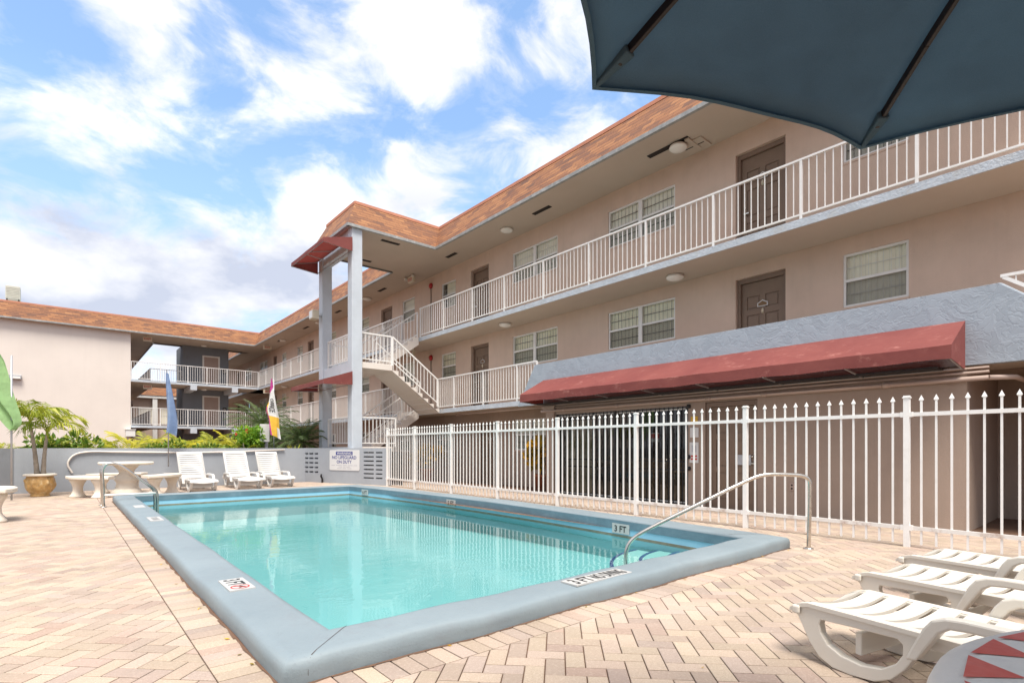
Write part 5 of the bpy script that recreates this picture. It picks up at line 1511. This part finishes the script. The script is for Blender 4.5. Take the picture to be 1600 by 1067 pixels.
    for sgn in (-1, 1):
        e0, e1 = sgn * (wd / 2 - .05), sgn * (wd / 2 + .001)
        q = [(.05, e0), (.755, e0), (.755, e1), (.05, e1)]
        tp = [zb(x, y) for x, y in q]; bt = [zb(x, y, -.03) for x, y in q]
        tp = [(p[0], q[i][1], p[2]) for i, p in enumerate(tp)]; bt = [(p[0], q[i][1], p[2]) for i, p in enumerate(bt)]
        bm_.quad(*tp); bm_.quad(*reversed(bt))
        for i in range(4): bm_.quad(tp[i], tp[(i + 1) % 4], bt[(i + 1) % 4], bt[i])
    obj('backrest', bm_, mat, t)
    return t
# near row: feet towards the pool, heads out of the frame
hd = math.atan2(-.974, -.215)
nc = chair_parts('cream slatted lounger nearest the red and white table', 'white_plastic', 32)
G1 = 'cream lounge chairs at the front right'
nc['group'] = G1
W_ = Vector((-math.sin(hd), math.cos(hd), 0))     # local +y
if W_.x < 0: W_ = -W_
def chair_at(px, py): return Vector((px, py, 0)) + W_ * .27
c0 = chair_at(2.925, 1.205)
nc.location = c0; nc.rotation_euler = (0, 0, hd)
c2 = dup(nc, chair_at(3.93, 1.235), hd + .02, 'cream slatted lounger in the middle of the front row'); c2['group'] = G1
c3 = dup(nc, chair_at(4.80, 1.22), hd + .03, 'cream slatted lounger closest to the picket fence'); c3['group'] = G1
# far row against the wall
G2 = 'white lounge chairs against the grey wall'
fc = chair_parts('white slatted lounger in the far row, nearest the stone table', 'white_plastic_far', 56, .6)
fc['group'] = G2
fy = 15.0
fpos = []
for (ul, ur) in ((297, 345), (358, 396), (402, 448)):
    pass
far = [(2.66, 14.95, 'white slatted lounger in the far row, nearest the stone table'), (3.78, 15.15, 'white slatted lounger in the middle of the far row'), (4.66, 15.35, 'white slatted lounger in the far row, closest to the warning sign')]
for k, (x, y, l) in enumerate(far):
    if k == 0: fc.location = (x, y, 0); fc.rotation_euler = (0, 0, R(92))
    else: c = dup(fc, (x, y, 0), R(92 - k), l)

# ------------------------------------------------------------------ round table with parasol
TX, TY = 1.13, -.39
tb = thing('round_table', 'round white concrete table painted with red triangles at the front right corner', 'table', (TX, TY, 0))
b = MB()
b.lathe([(0, .655), (.55, .655), (.6, .665), (.618, .685), (.62, .708), (.612, .728), (.592, .74), (.56, .744), (.03, .744), (.03, .655)], (TX, TY, 0), 72); obj('table_top', b, 'table_white', tb)
b = MB(); n = 28
for k in range(n):
    a0 = 2 * math.pi * (k + .06) / n; a1 = 2 * math.pi * (k + .94) / n; am = (a0 + a1) / 2
    r0 = .575
    b.quad((TX + r0 * math.cos(a0), TY + r0 * math.sin(a0), .7455), (TX + r0 * math.cos(a1), TY + r0 * math.sin(a1), .7455), (TX + .505 * math.cos(am), TY + .505 * math.sin(am), .7455))
b.f = b.f; obj('painted_triangles', b, 'table_red', tb, fix=False)
b = MB(); b.lathe([(0, 0), (.3, 0), (.3, .05), (.2, .1), (.15, .3), (.16, .5), (.26, .62), (.3, .655), (0, .655)], (TX, TY, 0), 32); obj('pedestal', b, 'concrete_cast', tb)

TX, TY = 1.144, -.302
um = thing('patio_umbrella', 'dark slate blue octagonal parasol overhead with dark ribs', 'umbrella', (TX, TY, .74))
ZR, RAD, RISE = 2.1, 1.31, .36
def rib_pt(k, t, tipz=ZR):
    a = math.pi / 2 - k * math.pi / 4
    r = RAD * t
    z = tipz + RISE * (1 - t) + .045 * math.sin(math.pi * t)
    return Vector((TX + r * math.cos(a), TY + r * math.sin(a), z))
cv = MB(); nt_, nu = 14, 12
for k in range(8):
    grid = []
    for i in range(nt_ + 1):
        t = i / nt_; A0, B0 = rib_pt(k, t), rib_pt(k + 1, t); row = []
        for j in range(nu + 1):
            u = j / nu; p = A0.lerp(B0, u)
            s = 4 * u * (1 - u)
            c = Vector((TX, TY, p.z))
            if i > nt_ * .0:
                pull = .082 * s * t ** 3
                p = p + (c - p) * pull
            p.z -= .03 * s * t + .0 
            p.z += .006 * math.sin(9 * u + k) * s * t
            row.append(p)
        grid.append(row)
    for i in range(nt_):
        for j in range(nu):
            cv.quad(grid[i][j], grid[i][j + 1], grid[i + 1][j + 1], grid[i + 1][j], smooth=True)
    # hem
me = cv.mesh('canopy', fix=False)
bm = bmesh.new(); bm.from_mesh(me); bmesh.ops.remove_doubles(bm, verts=bm.verts, dist=.0004); bmesh.ops.recalc_face_normals(bm, faces=bm.faces); bm.to_mesh(me); bm.free()
me.materials.append(MT['umbrella'])
cano = obj('canopy', me, 'umbrella', um)
so_ = cano.modifiers.new('cloth_thickness', 'SOLIDIFY'); so_.thickness = .004
hm = MB()
for k in range(8):
    P = []
    for j in range(nu + 1):
        u = j / nu; A0, B0 = rib_pt(k, 1), rib_pt(k + 1, 1); p = A0.lerp(B0, u); s = 4 * u * (1 - u); c = Vector((TX, TY, p.z)); p = p + (c - p) * .082 * s; p.z -= .03 * s
        p.z += .006 * math.sin(9 * u + k) * s
        P.append(p)
    for a, c in zip(P, P[1:]):
        ina, inc = a + (Vector((TX, TY, a.z)) - a) * .012, c + (Vector((TX, TY, c.z)) - c) * .012
        dn = Vector((0, 0, -.007))
        hm.quad(a + dn, c + dn, inc + dn, ina + dn, smooth=True); hm.quad(a + dn, a - dn * .4, c - dn * .4, c + dn, smooth=True)
obj('hem', hm, 'umbrella', cano, fix=False)
for k in range(8):
    b = MB(); dn = Vector((0, 0, -.016))
    P = [rib_pt(k, t) + dn for t in (.06, .25, .5, .75, .93)]
    for a, c in zip(P, P[1:]): b.bar(a, c, .013, .024)
    r_ = obj('rib', b, 'rib', um, bevel=.002)
    b = MB(); p0, p1 = rib_pt(k, .9) + dn * 1.0, rib_pt(k, .992) + Vector((0, 0, -.006))
    b.bar(p0, p1, .034, .034); 
    for i in range(4, 8):
        v = Vector(b.v[len(b.v) - 8 + i]); b.v[len(b.v) - 8 + i] = tuple(p1 + (v - p1) * .45)
    obj('rib_pocket', b, 'umbrella', r_, bevel=.004)
    b = MB(); b.bar(rib_pt(k, .55) + dn * 1.8, (TX, TY, 1.85), .012, .014); obj('strut', b, 'rib', um)
b = MB(); b.tube([(TX, TY, .3), (TX, TY, ZR + RISE + .06)], .019, 14); obj('pole', b, 'rib', um)
b = MB(); b.lathe([(0, -.0), (.04, 0), (.045, .05), (.03, .08), (0, .08)], (TX, TY, 1.81), 16); obj('runner', b, 'rib', um)
b = MB(); b.lathe([(.035, 0), (.05, .02), (.05, .05), (.0, .09)], (TX, TY, ZR + RISE - .03), 16); obj('finial', b, 'rib', um)

# ------------------------------------------------------------------ cast stone table set
ts = thing('stone_table', 'round cream cast stone table on a turned pedestal in front of the grey wall', 'table', (1.12, 15.35, 0))
b = MB(); b.lathe([(0, .69), (.47, .69), (.52, .7), (.535, .72), (.535, .745), (.52, .76), (0, .765)], (1.12, 15.35, 0), 48); obj('table_top', b, 'concrete_cast', ts)
b = MB(); b.lathe([(0, 0), (.3, 0), (.31, .06), (.27, .12), (.2, .16), (.215, .2), (.19, .24), (.2, .3), (.24, .36), (.2, .42), (.14, .5), (.15, .56), (.22, .64), (.26, .69), (0, .69)], (1.12, 15.35, 0), 28, lambda t, z: .025 * math.cos(10 * t) if .25 < z < .62 else 0); obj('pedestal', b, 'concrete_cast', ts)
def bench(cx, cy, ang, r0, r1, span, zt, label, grp='curved cast stone benches'):
    t = thing('stone_bench', label, 'bench', (cx + (r0 + r1) / 2 * math.cos(ang), cy + (r0 + r1) / 2 * math.sin(ang), 0), 0, grp)
    out = [(cx + r1 * math.cos(ang + span * (k / 12 - .5)), cy + r1 * math.sin(ang + span * (k / 12 - .5))) for k in range(13)] + [(cx + r0 * math.cos(ang + span * (.5 - k / 12)), cy + r0 * math.sin(ang + span * (.5 - k / 12))) for k in range(13)]
    b = MB(); b.prism(out, lambda a, c, d: (a, c, d), zt - .07, zt); obj('seat', b, 'concrete_cast', t, bevel=.018)
    for s in (-.3, .3):
        a = ang + span * s; rm = (r0 + r1) / 2; px_, py_ = cx + rm * math.cos(a), cy + rm * math.sin(a)
        b = MB(); b.lathe([(0, 0), (.15, 0), (.155, .03), (.12, .07), (.09, .14), (.088, .22), (.11, .3), (.15, .36), (.16, zt - .071), (0, zt - .071)], (px_, py_, 0), 20, lambda t_, z: .035 * math.cos(8 * t_) if .08 < z < .33 else 0); obj('leg', b, 'concrete_cast', t)
    return t
bench(1.12, 15.35, R(214), .72, 1.1, R(70), .47, 'curved cream stone bench left of the stone table')
bench(1.12, 15.35, R(322), .72, 1.1, R(70), .47, 'curved cream stone bench right of the stone table')
bench(1.12, 15.35, R(97), .72, 1.1, R(70), .47, 'curved cream stone bench behind the stone table')
bench(-1.25, 10.9, R(5), .25, .72, R(75), .5, 'cream stone bench cut off by the left edge of the photo')

# ------------------------------------------------------------------ flags
def flag(name, label, cat, base, top, mats, shape, pole_r=.014):
    """shape(u, v) -> offset from pole at height v (0..1), u across; mats(u, v) chooses the cloth"""
    t = thing(name, label, cat, base)
    b = MB(); b.tube([base, (base[0], base[1], top)], pole_r, 10); obj('pole', b, 'galv', t)
    nU, nV = 16, 40
    parts = {}
    G_ = [[Vector(shape(i / nU, j / nV)) for i in range(nU + 1)] for j in range(nV + 1)]
    for j in range(nV):
        for i in range(nU):
            m = mats((i + .5) / nU, (j + .5) / nV)
            parts.setdefault(m, MB()).quad(G_[j][i], G_[j][i + 1], G_[j + 1][i + 1], G_[j + 1][i], smooth=True)
    out = {}
    for m, mb_ in parts.items(): out[m] = obj('cloth' if len(parts) == 1 else m.replace('flag_', '') + '_cloth', mb_, m, t, fix=False)
    return t, out
RT = Vector((cT, -sT, 0)); FW = Vector((sT, cT, 0))
bp = Vector((2.16, 17.0, 0))
def sh_blue(u, v):
    z = 3.1 - v * (1.48 + .18 * (1 - u))
    w_ = .06 + .32 * min(1, v * 1.25) * (1 - .35 * max(0, v - .8) * 5 * 0)
    x = -.03 + (u - .12) * w_ + .05 * math.sin(3 * v) * v
    fold = .07 * math.sin(u * 9 + v * 2) * (.3 + v)
    zz_ = z - (.16 * u * (v > .0)) * v + .06 * math.sin(u * 6) * v
    p = bp + RT * x + FW * (fold - .05)
    return (p.x, p.y, zz_)
flag('flag', 'limp pale blue flag on a thin pole above the stone table wall', 'flag', (2.16, 17.0, .58), 3.15, lambda u, v: 'flag_blue', sh_blue)
GE = [(520, -22), (562, 0), (585, 6), (610, 13), (630, 21), (645, 28), (655, 31.5), (662, 32), (667, 29), (672, 21)]
GL = [(520, -75), (610, -40), (635, -15), (650, 0), (660, 7), (668, 14), (672, 20)]
def interp(tab, x):
    for (x0, y0), (x1, y1) in zip(tab, tab[1:]):
        if x <= x1: return y0 + (y1 - y0) * (x - x0) / (x1 - x0)
    return tab[-1][1]
def sh_green(u, v):
    py_ = 522 + 150 * v
    px_ = interp(GE, py_) * (1 - u) + interp(GL, py_) * u
    d = raydir(px_, py_); p = Vector((0, 0, CAMH)) + d * (15.1 / d.y)
    p += FW * (.14 * math.sin(u * 9 + v * 3) * (1 - .5 * v)) 
    return (p.x, p.y, p.z)
flag('flag', 'hanging light green flag at the left edge of the photo', 'flag', (-.835, 15.16, 0.0), 3.0, lambda u, v: 'flag_green', sh_green, .018)
op = Vector((5.05, 17.75, 0))
def sh_office(u, v):
    z = 3.28 - v * 1.78 - .15 * u * v
    w_ = .02 + .3 * min(1, v * 1.6)
    x = -.02 - .27 * v * (1 - v) * 1.1 + u * w_ - .1 * (1 - u) * math.exp(-((v - .55) / .12) ** 2) 
    p = op + RT * x + FW * (-.06 + .05 * math.sin(u * 7 + v * 5) * min(1, v * 2))
    return (p.x, p.y, z)
def of_m(u, v):
    if v + .12 * u < .27: return 'flag_pink'
    if u < .14 and v > .5: return 'flag_pink'
    if u < .2 and .42 < v < .62: return 'flag_fold'
    if u > .62 and v > .83: return 'flag_corner'
    if v > .66: return 'flag_yellow'
    return 'flag_white'
oft, ofp = flag('flag', 'narrow pink, white and yellow flag with black lettering in front of the dark palms', 'flag', (5.08, 17.75, .95), 3.3, of_m, sh_office, .012)
def bend(x, y):
    # lettering runs down the flag
    v = .46 + x * .5; u = .55 + y * 1.5
    p = Vector(sh_office(u, v)); return p - FW * .03
lettering('OFFICE', .34, (0, 0, 0), (1, 0, 0), (0, 1, 0), 'ink', ofp['flag_white'], .46, bend=bend)
pb = thing('post_box', 'white metal box on a grey post behind the low wall beside the coloured flag', 'box', (4.98, 18.3, 0))
b = MB(); b.box((4.98, 18.3, -.2), (5.06, 18.38, 1.5)); obj('post', b, 'galv', pb)
b = MB(); b.box((4.8, 18.2, 1.28), (5.08, 18.29, 1.85)); obj('box', b, 'sign_white', pb, bevel=.01)

# ------------------------------------------------------------------ plants
def frond(mb, base, az, el, length, bend_, n, ll, wdt, tint, fwd=55, droop=.35, rach=None):
    p = Vector(base); st = length / n; e = el
    up = Vector((0, 0, 1)); pts = [p.copy()]
    side = Vector((-math.sin(az), math.cos(az), 0))
    tw = random.uniform(-.25, .25)
    for k in range(n):
        d = Vector((math.cos(az) * math.cos(e), math.sin(az) * math.cos(e), math.sin(e)))
        p = p + d * st; pts.append(p.copy()); t = (k + 1) / n
        e -= bend_ / n * (0.5 + t)
        if t < .12: continue
        L_ = ll * (math.sin(math.pi * min(1, .12 + t * .86)) ** .6) * random.uniform(.85, 1.1)
        nrm = side.cross(d).normalized()
        for s in (-1, 1):
            a = R(fwd * (1 - .45 * t))
            ld = (d * math.cos(a) + side * (s * math.sin(a)) + nrm * random.uniform(-.1, .25)).normalized()
            mid = p + ld * L_ * .5 + up * (-droop * L_ * .12)
            tip = p + ld * L_ + up * (-droop * L_ * random.uniform(.5, .9))
            wv = (d * .8 + up * .3 * s).normalized() * wdt * .5
            tn = min(1, max(0, tint + random.uniform(-.18, .18)))
            mb.quad(p, mid - wv, tip, mid + wv, tint=tn)
    if rach is not None:
        m = max(3, n // 5); rach.tube(pts[::m] + [pts[-1]], [max(.0025, .011 * (1 - k / (len(pts[::m]) + 1))) for k in range(len(pts[::m]) + 1)], 5, False)

def leaves(mb, n, c, rad, size, tint0=.5, up_bias=.3, lumps=5):
    c = Vector(c)
    L_ = [(Vector((random.uniform(-1, 1), random.uniform(-1, 1), random.uniform(-.6, 1))) * .6, random.uniform(.35, .6)) for _ in range(lumps)]
    for _ in range(n):
        q, r = random.choice(L_)
        v = Vector((random.gauss(0, 1), random.gauss(0, 1), random.gauss(0, 1))).normalized() * r * random.uniform(.55, 1.0)
        o = q + v
        p = c + Vector((o.x * rad[0], o.y * rad[1], o.z * rad[2]))
        d = (v.normalized() + Vector((random.gauss(0, .5), random.gauss(0, .5), random.gauss(up_bias, .5)))).normalized()
        s = d.cross(Vector((random.gauss(0, 1), random.gauss(0, 1), random.gauss(0, 1)))).normalized()
        L2 = size * random.uniform(.7, 1.3); n_ = s.cross(d) * L2 * .12
        tn = min(1, max(0, tint0 + random.uniform(-.4, .4) + .12 * o.z))
        mb.quad(p, p + d * L2 * .5 + s * L2 * .28 - n_, p + d * L2, p + d * L2 * .5 - s * L2 * .28 - n_, tint=tn)

# planter with the twin palm
PLX, PLY = -.41, 16.0
pp = thing('planter', 'round glazed gold planter with raised leaf relief and white rim', 'planter', (PLX, PLY, 0))
b = MB(); b.lathe([(0, .0), (.17, 0), (.18, .03), (.16, .05), (.2, .1), (.222, .14), (.24, .18), (.25, .22), (.256, .26), (.258, .3), (.255, .34), (.248, .38), (.24, .42), (.235, .455)], (PLX, PLY, 0), 96,
                  lambda t, z: .13 * max(0, math.sin(7 * t + 9 * z)) * max(0, math.sin(6 * t - 16 * z)) + .035 * math.sin(11 * t + 20 * z) if .1 < z < .42 else 0); obj('bowl', b, 'terracotta', pp)
b = MB(); b.lathe([(.235, .452), (.285, .46), (.295, .475), (.29, .5), (.25, .512), (.225, .5), (.22, .46)], (PLX, PLY, 0), 40); obj('rim', b, 'concrete_cast', pp)
b = MB(); b.lathe([(0, .47), (.222, .47)], (PLX, PLY, 0), 20); obj('soil', b, 'soil', pp, fix=False)
pt = thing('potted_palm', 'young palm with two slim ringed trunks and bright green fronds growing in the gold planter', 'palm', (PLX, PLY, .47))
def palm_trunk(base, top, r0, r1, mat, par, bulge=.012):
    P = [Vector(base).lerp(Vector(top), k / 14) + Vector((.012 * math.sin(math.pi * k / 14), 0, 0)) * (-1 if base[0] < top[0] else 1) for k in range(15)]
    b = MB(); b.tube(P, [r0 + (r1 - r0) * (k / 14) ** .6 + (bulge * (k % 2) * .35) for k in range(15)], 12); return obj('trunk', b, mat, par)
for (bx, tx, tz, nf, seed) in ((-.44, -.58, 1.66, 10, 3), (-.34, -.29, 1.42, 8, 5)):
    palm_trunk((PLX + bx + .39, PLY, .46), (tx, PLY, tz), .055, .024, 'trunk', pt)
    random.seed(seed); fb, rb = MB(), MB()
    for k in range(nf):
        az = 2 * math.pi * k / nf + random.uniform(-.3, .3); el = R(random.uniform(48, 86)); ln = random.uniform(.7, .95)
        frond(fb, (tx, PLY, tz), az, el, ln, R(random.uniform(80, 130)), 16, .46, .036, random.uniform(.15, .8), 50, .8, rb)
    b = MB(); b.tube([(tx, PLY, tz - .12), (tx, PLY, tz - .02), (tx, PLY, tz + .1)], [.026, .034, .012], 10, tint=.4); obj('crownshaft', b, 'leaf_mid', pt, tint=True)
    cr = obj('crown', fb, 'leaf_mid', pt, tint=True, fix=False); obj('frond_stems', rb, 'leaf_yel', cr, tint=True)
random.seed(11)
# yellow feather palms rising behind the wall
G3 = 'yellow green feather palms behind the low grey wall'
areca = [(.62, 17.9, .95, 'yellow feather palm fanned against the white wall right of the potted palm'), (1.35, 18.0, 1.05, 'yellow green feather palm behind the stone table'), (1.9, 18.2, 1.15, 'feather palm behind the right half of the stone table'), (2.5, 18.0, 1.2, 'feather palm left of the blue flag pole'),
         (3.05, 18.2, 1.3, 'tall feather palm right of the blue flag pole'), (3.6, 17.9, 1.2, 'yellow feather palm midway between the blue flag and the hibiscus'), (-1.3, 18.4, .85, 'sparse yellow feather palm at the far left behind the wall'), (4.1, 18.1, 1.15, 'low feather palm just left of the hibiscus')]
for (x, y, hgt, lab) in areca:
    t = thing('feather_palm', lab, 'palm', (x, y, -.1), 0, G3)
    fb, rb = MB(), MB()
    for k in range(24):
        az = random.uniform(0, 2 * math.pi); el = R(random.uniform(40, 85)); kf = 1 - .55 * max(0, -math.sin(az))
        frond(fb, (x + random.uniform(-.22, .22), y + .45 + random.uniform(-.18, .18), random.uniform(.4, .75)), az, el, kf * hgt * random.uniform(.85, 1.2), R(random.uniform(50, 110)), 24, .4, .04, random.uniform(.3, 1.0), 50, .35, rb)
    cr = obj('fronds', fb, 'leaf_yel', t, tint=True, fix=False); obj('frond_stems', rb, 'leaf_yel', t, tint=True)
    b = MB()
    for k in range(5): b.tube([(x + random.uniform(-.15, .15), y + .45 + random.uniform(-.15, .15), -.1), (x + random.uniform(-.18, .18), y + .45 + random.uniform(-.18, .18), .6)], .02, 6)
    obj('stem', b, 'trunk', t)
# shrubs
def shrub(name, label, c, rad, n, size, mat, cat='shrub', flowers=0, grp=None, lumps=6):
    t = thing(name, label, cat, (c[0], c[1], -.1), 0, grp)
    b = MB(); leaves(b, n, c, rad, size, lumps=lumps); obj('foliage', b, mat, t, tint=True, fix=False)
    b = MB()
    for k in range(6): b.tube([(c[0] + random.uniform(-.1, .1), c[1], -.1), (c[0] + random.uniform(-.5, .5) * rad[0], c[1] + random.uniform(-.5, .5) * rad[1], c[2] + random.uniform(-.2, .4) * rad[2])], [.018, .006], 6)
    obj('stem', b, 'trunk', t)
    return t
shrub('shrub', 'dark green shrub behind the wall left of the potted palm trunks', (-.35, 18.2, 1.0), (.55, .4, .5), 700, .14, 'leaf_bush')
shrub('shrub', 'dark leafy shrub between the palm trunks and the white wall', (.3, 18.3, 1.0), (.5, .4, .45), 600, .14, 'leaf_bush')
shrub('shrub', 'pale variegated shrub low behind the stone table', (2.2, 18.1, .95), (.5, .35, .4), 500, .12, 'leaf_bush')
shrub('shrub', 'low dark shrub right of the blue flag pole', (3.5, 18.0, .85), (.7, .3, .35), 600, .12, 'leaf_bush')
hb = shrub('hibiscus', 'bright green rounded hibiscus bush with red flowers beside the dark palms', (4.55, 18.4, 1.25), (.52, .45, .5), 1500, .11, 'leaf_hib', lumps=9)
for (u, v, y) in ((386, 673, 18.05), (369, 678, 17.95)):
    d = raydir(u, v); k = y / d.y; c = Vector((0, 0, CAMH)) + d * k
    f = MB()
    for j in range(5):
        a = 2 * math.pi * j / 5; e = RT * math.cos(a) + Vector((0, 0, 1)) * math.sin(a); s = RT * -math.sin(a) + Vector((0, 0, 1)) * math.cos(a)
        w_ = .05 if u == 386 else .03
        f.quad(c, c + e * w_ + s * w_ * .6 - FW * .02, c + e * w_ * 1.6, c + e * w_ - s * w_ * .6 - FW * .02, tint=.5)
    obj('flower', f, 'petal', hb, tint=True, fix=False)
# dark date palms in front of the corner
def date_palm(x, y, zc, ln, label, n=46):
    t = thing('date_palm', label, 'palm', (x, y, -.15), 0, 'dark date palms in the courtyard corner')
    b = MB(); b.tube([(x, y, -.15), (x + .03, y, zc * .5), (x, y, zc + .05)], [.13, .1, .12], 12); obj('trunk', b, 'trunk_dark', t)
    fb, rb = MB(), MB()
    for k in range(n):
        az = 2 * math.pi * (k * .381966) + random.uniform(-.2, .2); q = k / n
        el = R(85 - 95 * q + random.uniform(-8, 8))
        frond(fb, (x, y, zc), az, el, ln * random.uniform(.85, 1.1), R(75 - 20 * q), 34, .3, .02, random.uniform(.15, .7), 50, .45, rb)
    obj('crown', fb, 'leaf_dark', t, tint=True, fix=False); obj('frond_stems', rb, 'leaf_bush', t, tint=True)
date_palm(5.75, 21.5, 1.85, 1.45, 'tall dark date palm left of the coloured flag', 56)
date_palm(6.35, 18.9, 1.25, 1.15, 'lower dark date palm beside the blue stair columns', 56)
date_palm(5.45, 19.4, 1.15, 1.0, 'small dark date palm low behind the white metal box', 36)
for (x, y, lab) in ((5.75, 17.9, 'bright green strap leaved plant beside the coloured flag pole'),):
    t = thing('strap_plant', lab, 'plant', (x, y, 0)); b = MB()
    for k in range(14):
        az = random.uniform(0, 6.28); L_ = random.uniform(.35, .6); d = Vector((math.cos(az) * .6, math.sin(az) * .6, .9)).normalized(); s = d.cross(Vector((0, 0, 1))).normalized() * .028
        p = Vector((x, y, .75)); b.quad(p - s * .5, p + d * L_ * .5 - s, p + d * L_, p + d * L_ * .5 + s, tint=random.uniform(.5, .9))
    obj('leaves', b, 'leaf_yel', t, tint=True, fix=False)
    b = MB(); b.tube([(x, y, -.1), (x, y, .78)], .025, 8); obj('stem', b, 'trunk', t)
# crotons in clay pots behind the fence
for (x, y, lab) in ((10.2, 17.0, 'yellow and dark croton in a clay pot behind the fence near the stairs'), (10.55, 11.2, 'yellow and dark croton in a clay pot left of the shop front pillar')):
    z = gz(x)
    p = thing('clay_pot', 'terracotta pot holding the croton ' + ('near the stairs' if y > 15 else 'beside the shop front pillar'), 'pot', (x, y, z), 0, 'terracotta pots behind the fence')
    b = MB(); b.lathe([(0, 0), (.17, 0), (.23, .38), (.26, .38), (.26, .45), (.22, .45), (.2, .38), (0, .38)], (x, y, z), 24); obj('pot', b, 'clay', p)
    b = MB(); b.lathe([(0, .4), (.205, .4)], (x, y, z), 16); obj('soil', b, 'soil', p, fix=False)
    t = thing('croton', lab, 'plant', (x, y, z + .4), 0, 'crotons behind the fence')
    b = MB(); leaves(b, 900, (x - .05, y, z + (.78 if y > 15 else .92)), (.5, .5, .42) if y > 15 else (.55, .55, .58), .19, .52, .6, 9); obj('foliage', b, 'leaf_croton', t, tint=True, fix=False)
    b = MB()
    for k in range(6): b.tube([(x, y, z + .4), (x + random.uniform(-.25, .25), y + random.uniform(-.25, .25), z + .95)], [.016, .007], 6)
    obj('stem', b, 'trunk', t)

# fallen leaves along the coping
random.seed(21)
lf = MB()
spots = [(CX0 - .02 - random.uniform(0, .05), random.uniform(2.6, 9)) for _ in range(16)] + [(random.uniform(1, 6), CY0 - random.uniform(.0, .05)) for _ in range(10)] + [(3.9, 1.75), (2.4, 1.4)]
for (x, y) in spots:
    a = random.uniform(0, 6.28); d = Vector((math.cos(a), math.sin(a), .15)) * random.uniform(.008, .02); s = Vector((-d.y, d.x, 0)) * .5; p = Vector((x, y, .006))
    lf.quad(p - d, p + s, p + d, p - s, tint=random.random())
o = obj('fallen_leaves', lf, 'leaf_croton', tint=True, fix=False); o['kind'] = 'stuff'; o['label'] = 'tiny dry leaf scraps along the foot of the pool rim'; o['category'] = 'leaf litter'

S.cycles.max_bounces = 10
S.cycles.transparent_max_bounces = 24
S.cycles.caustics_reflective = False
S.cycles.caustics_refractive = False
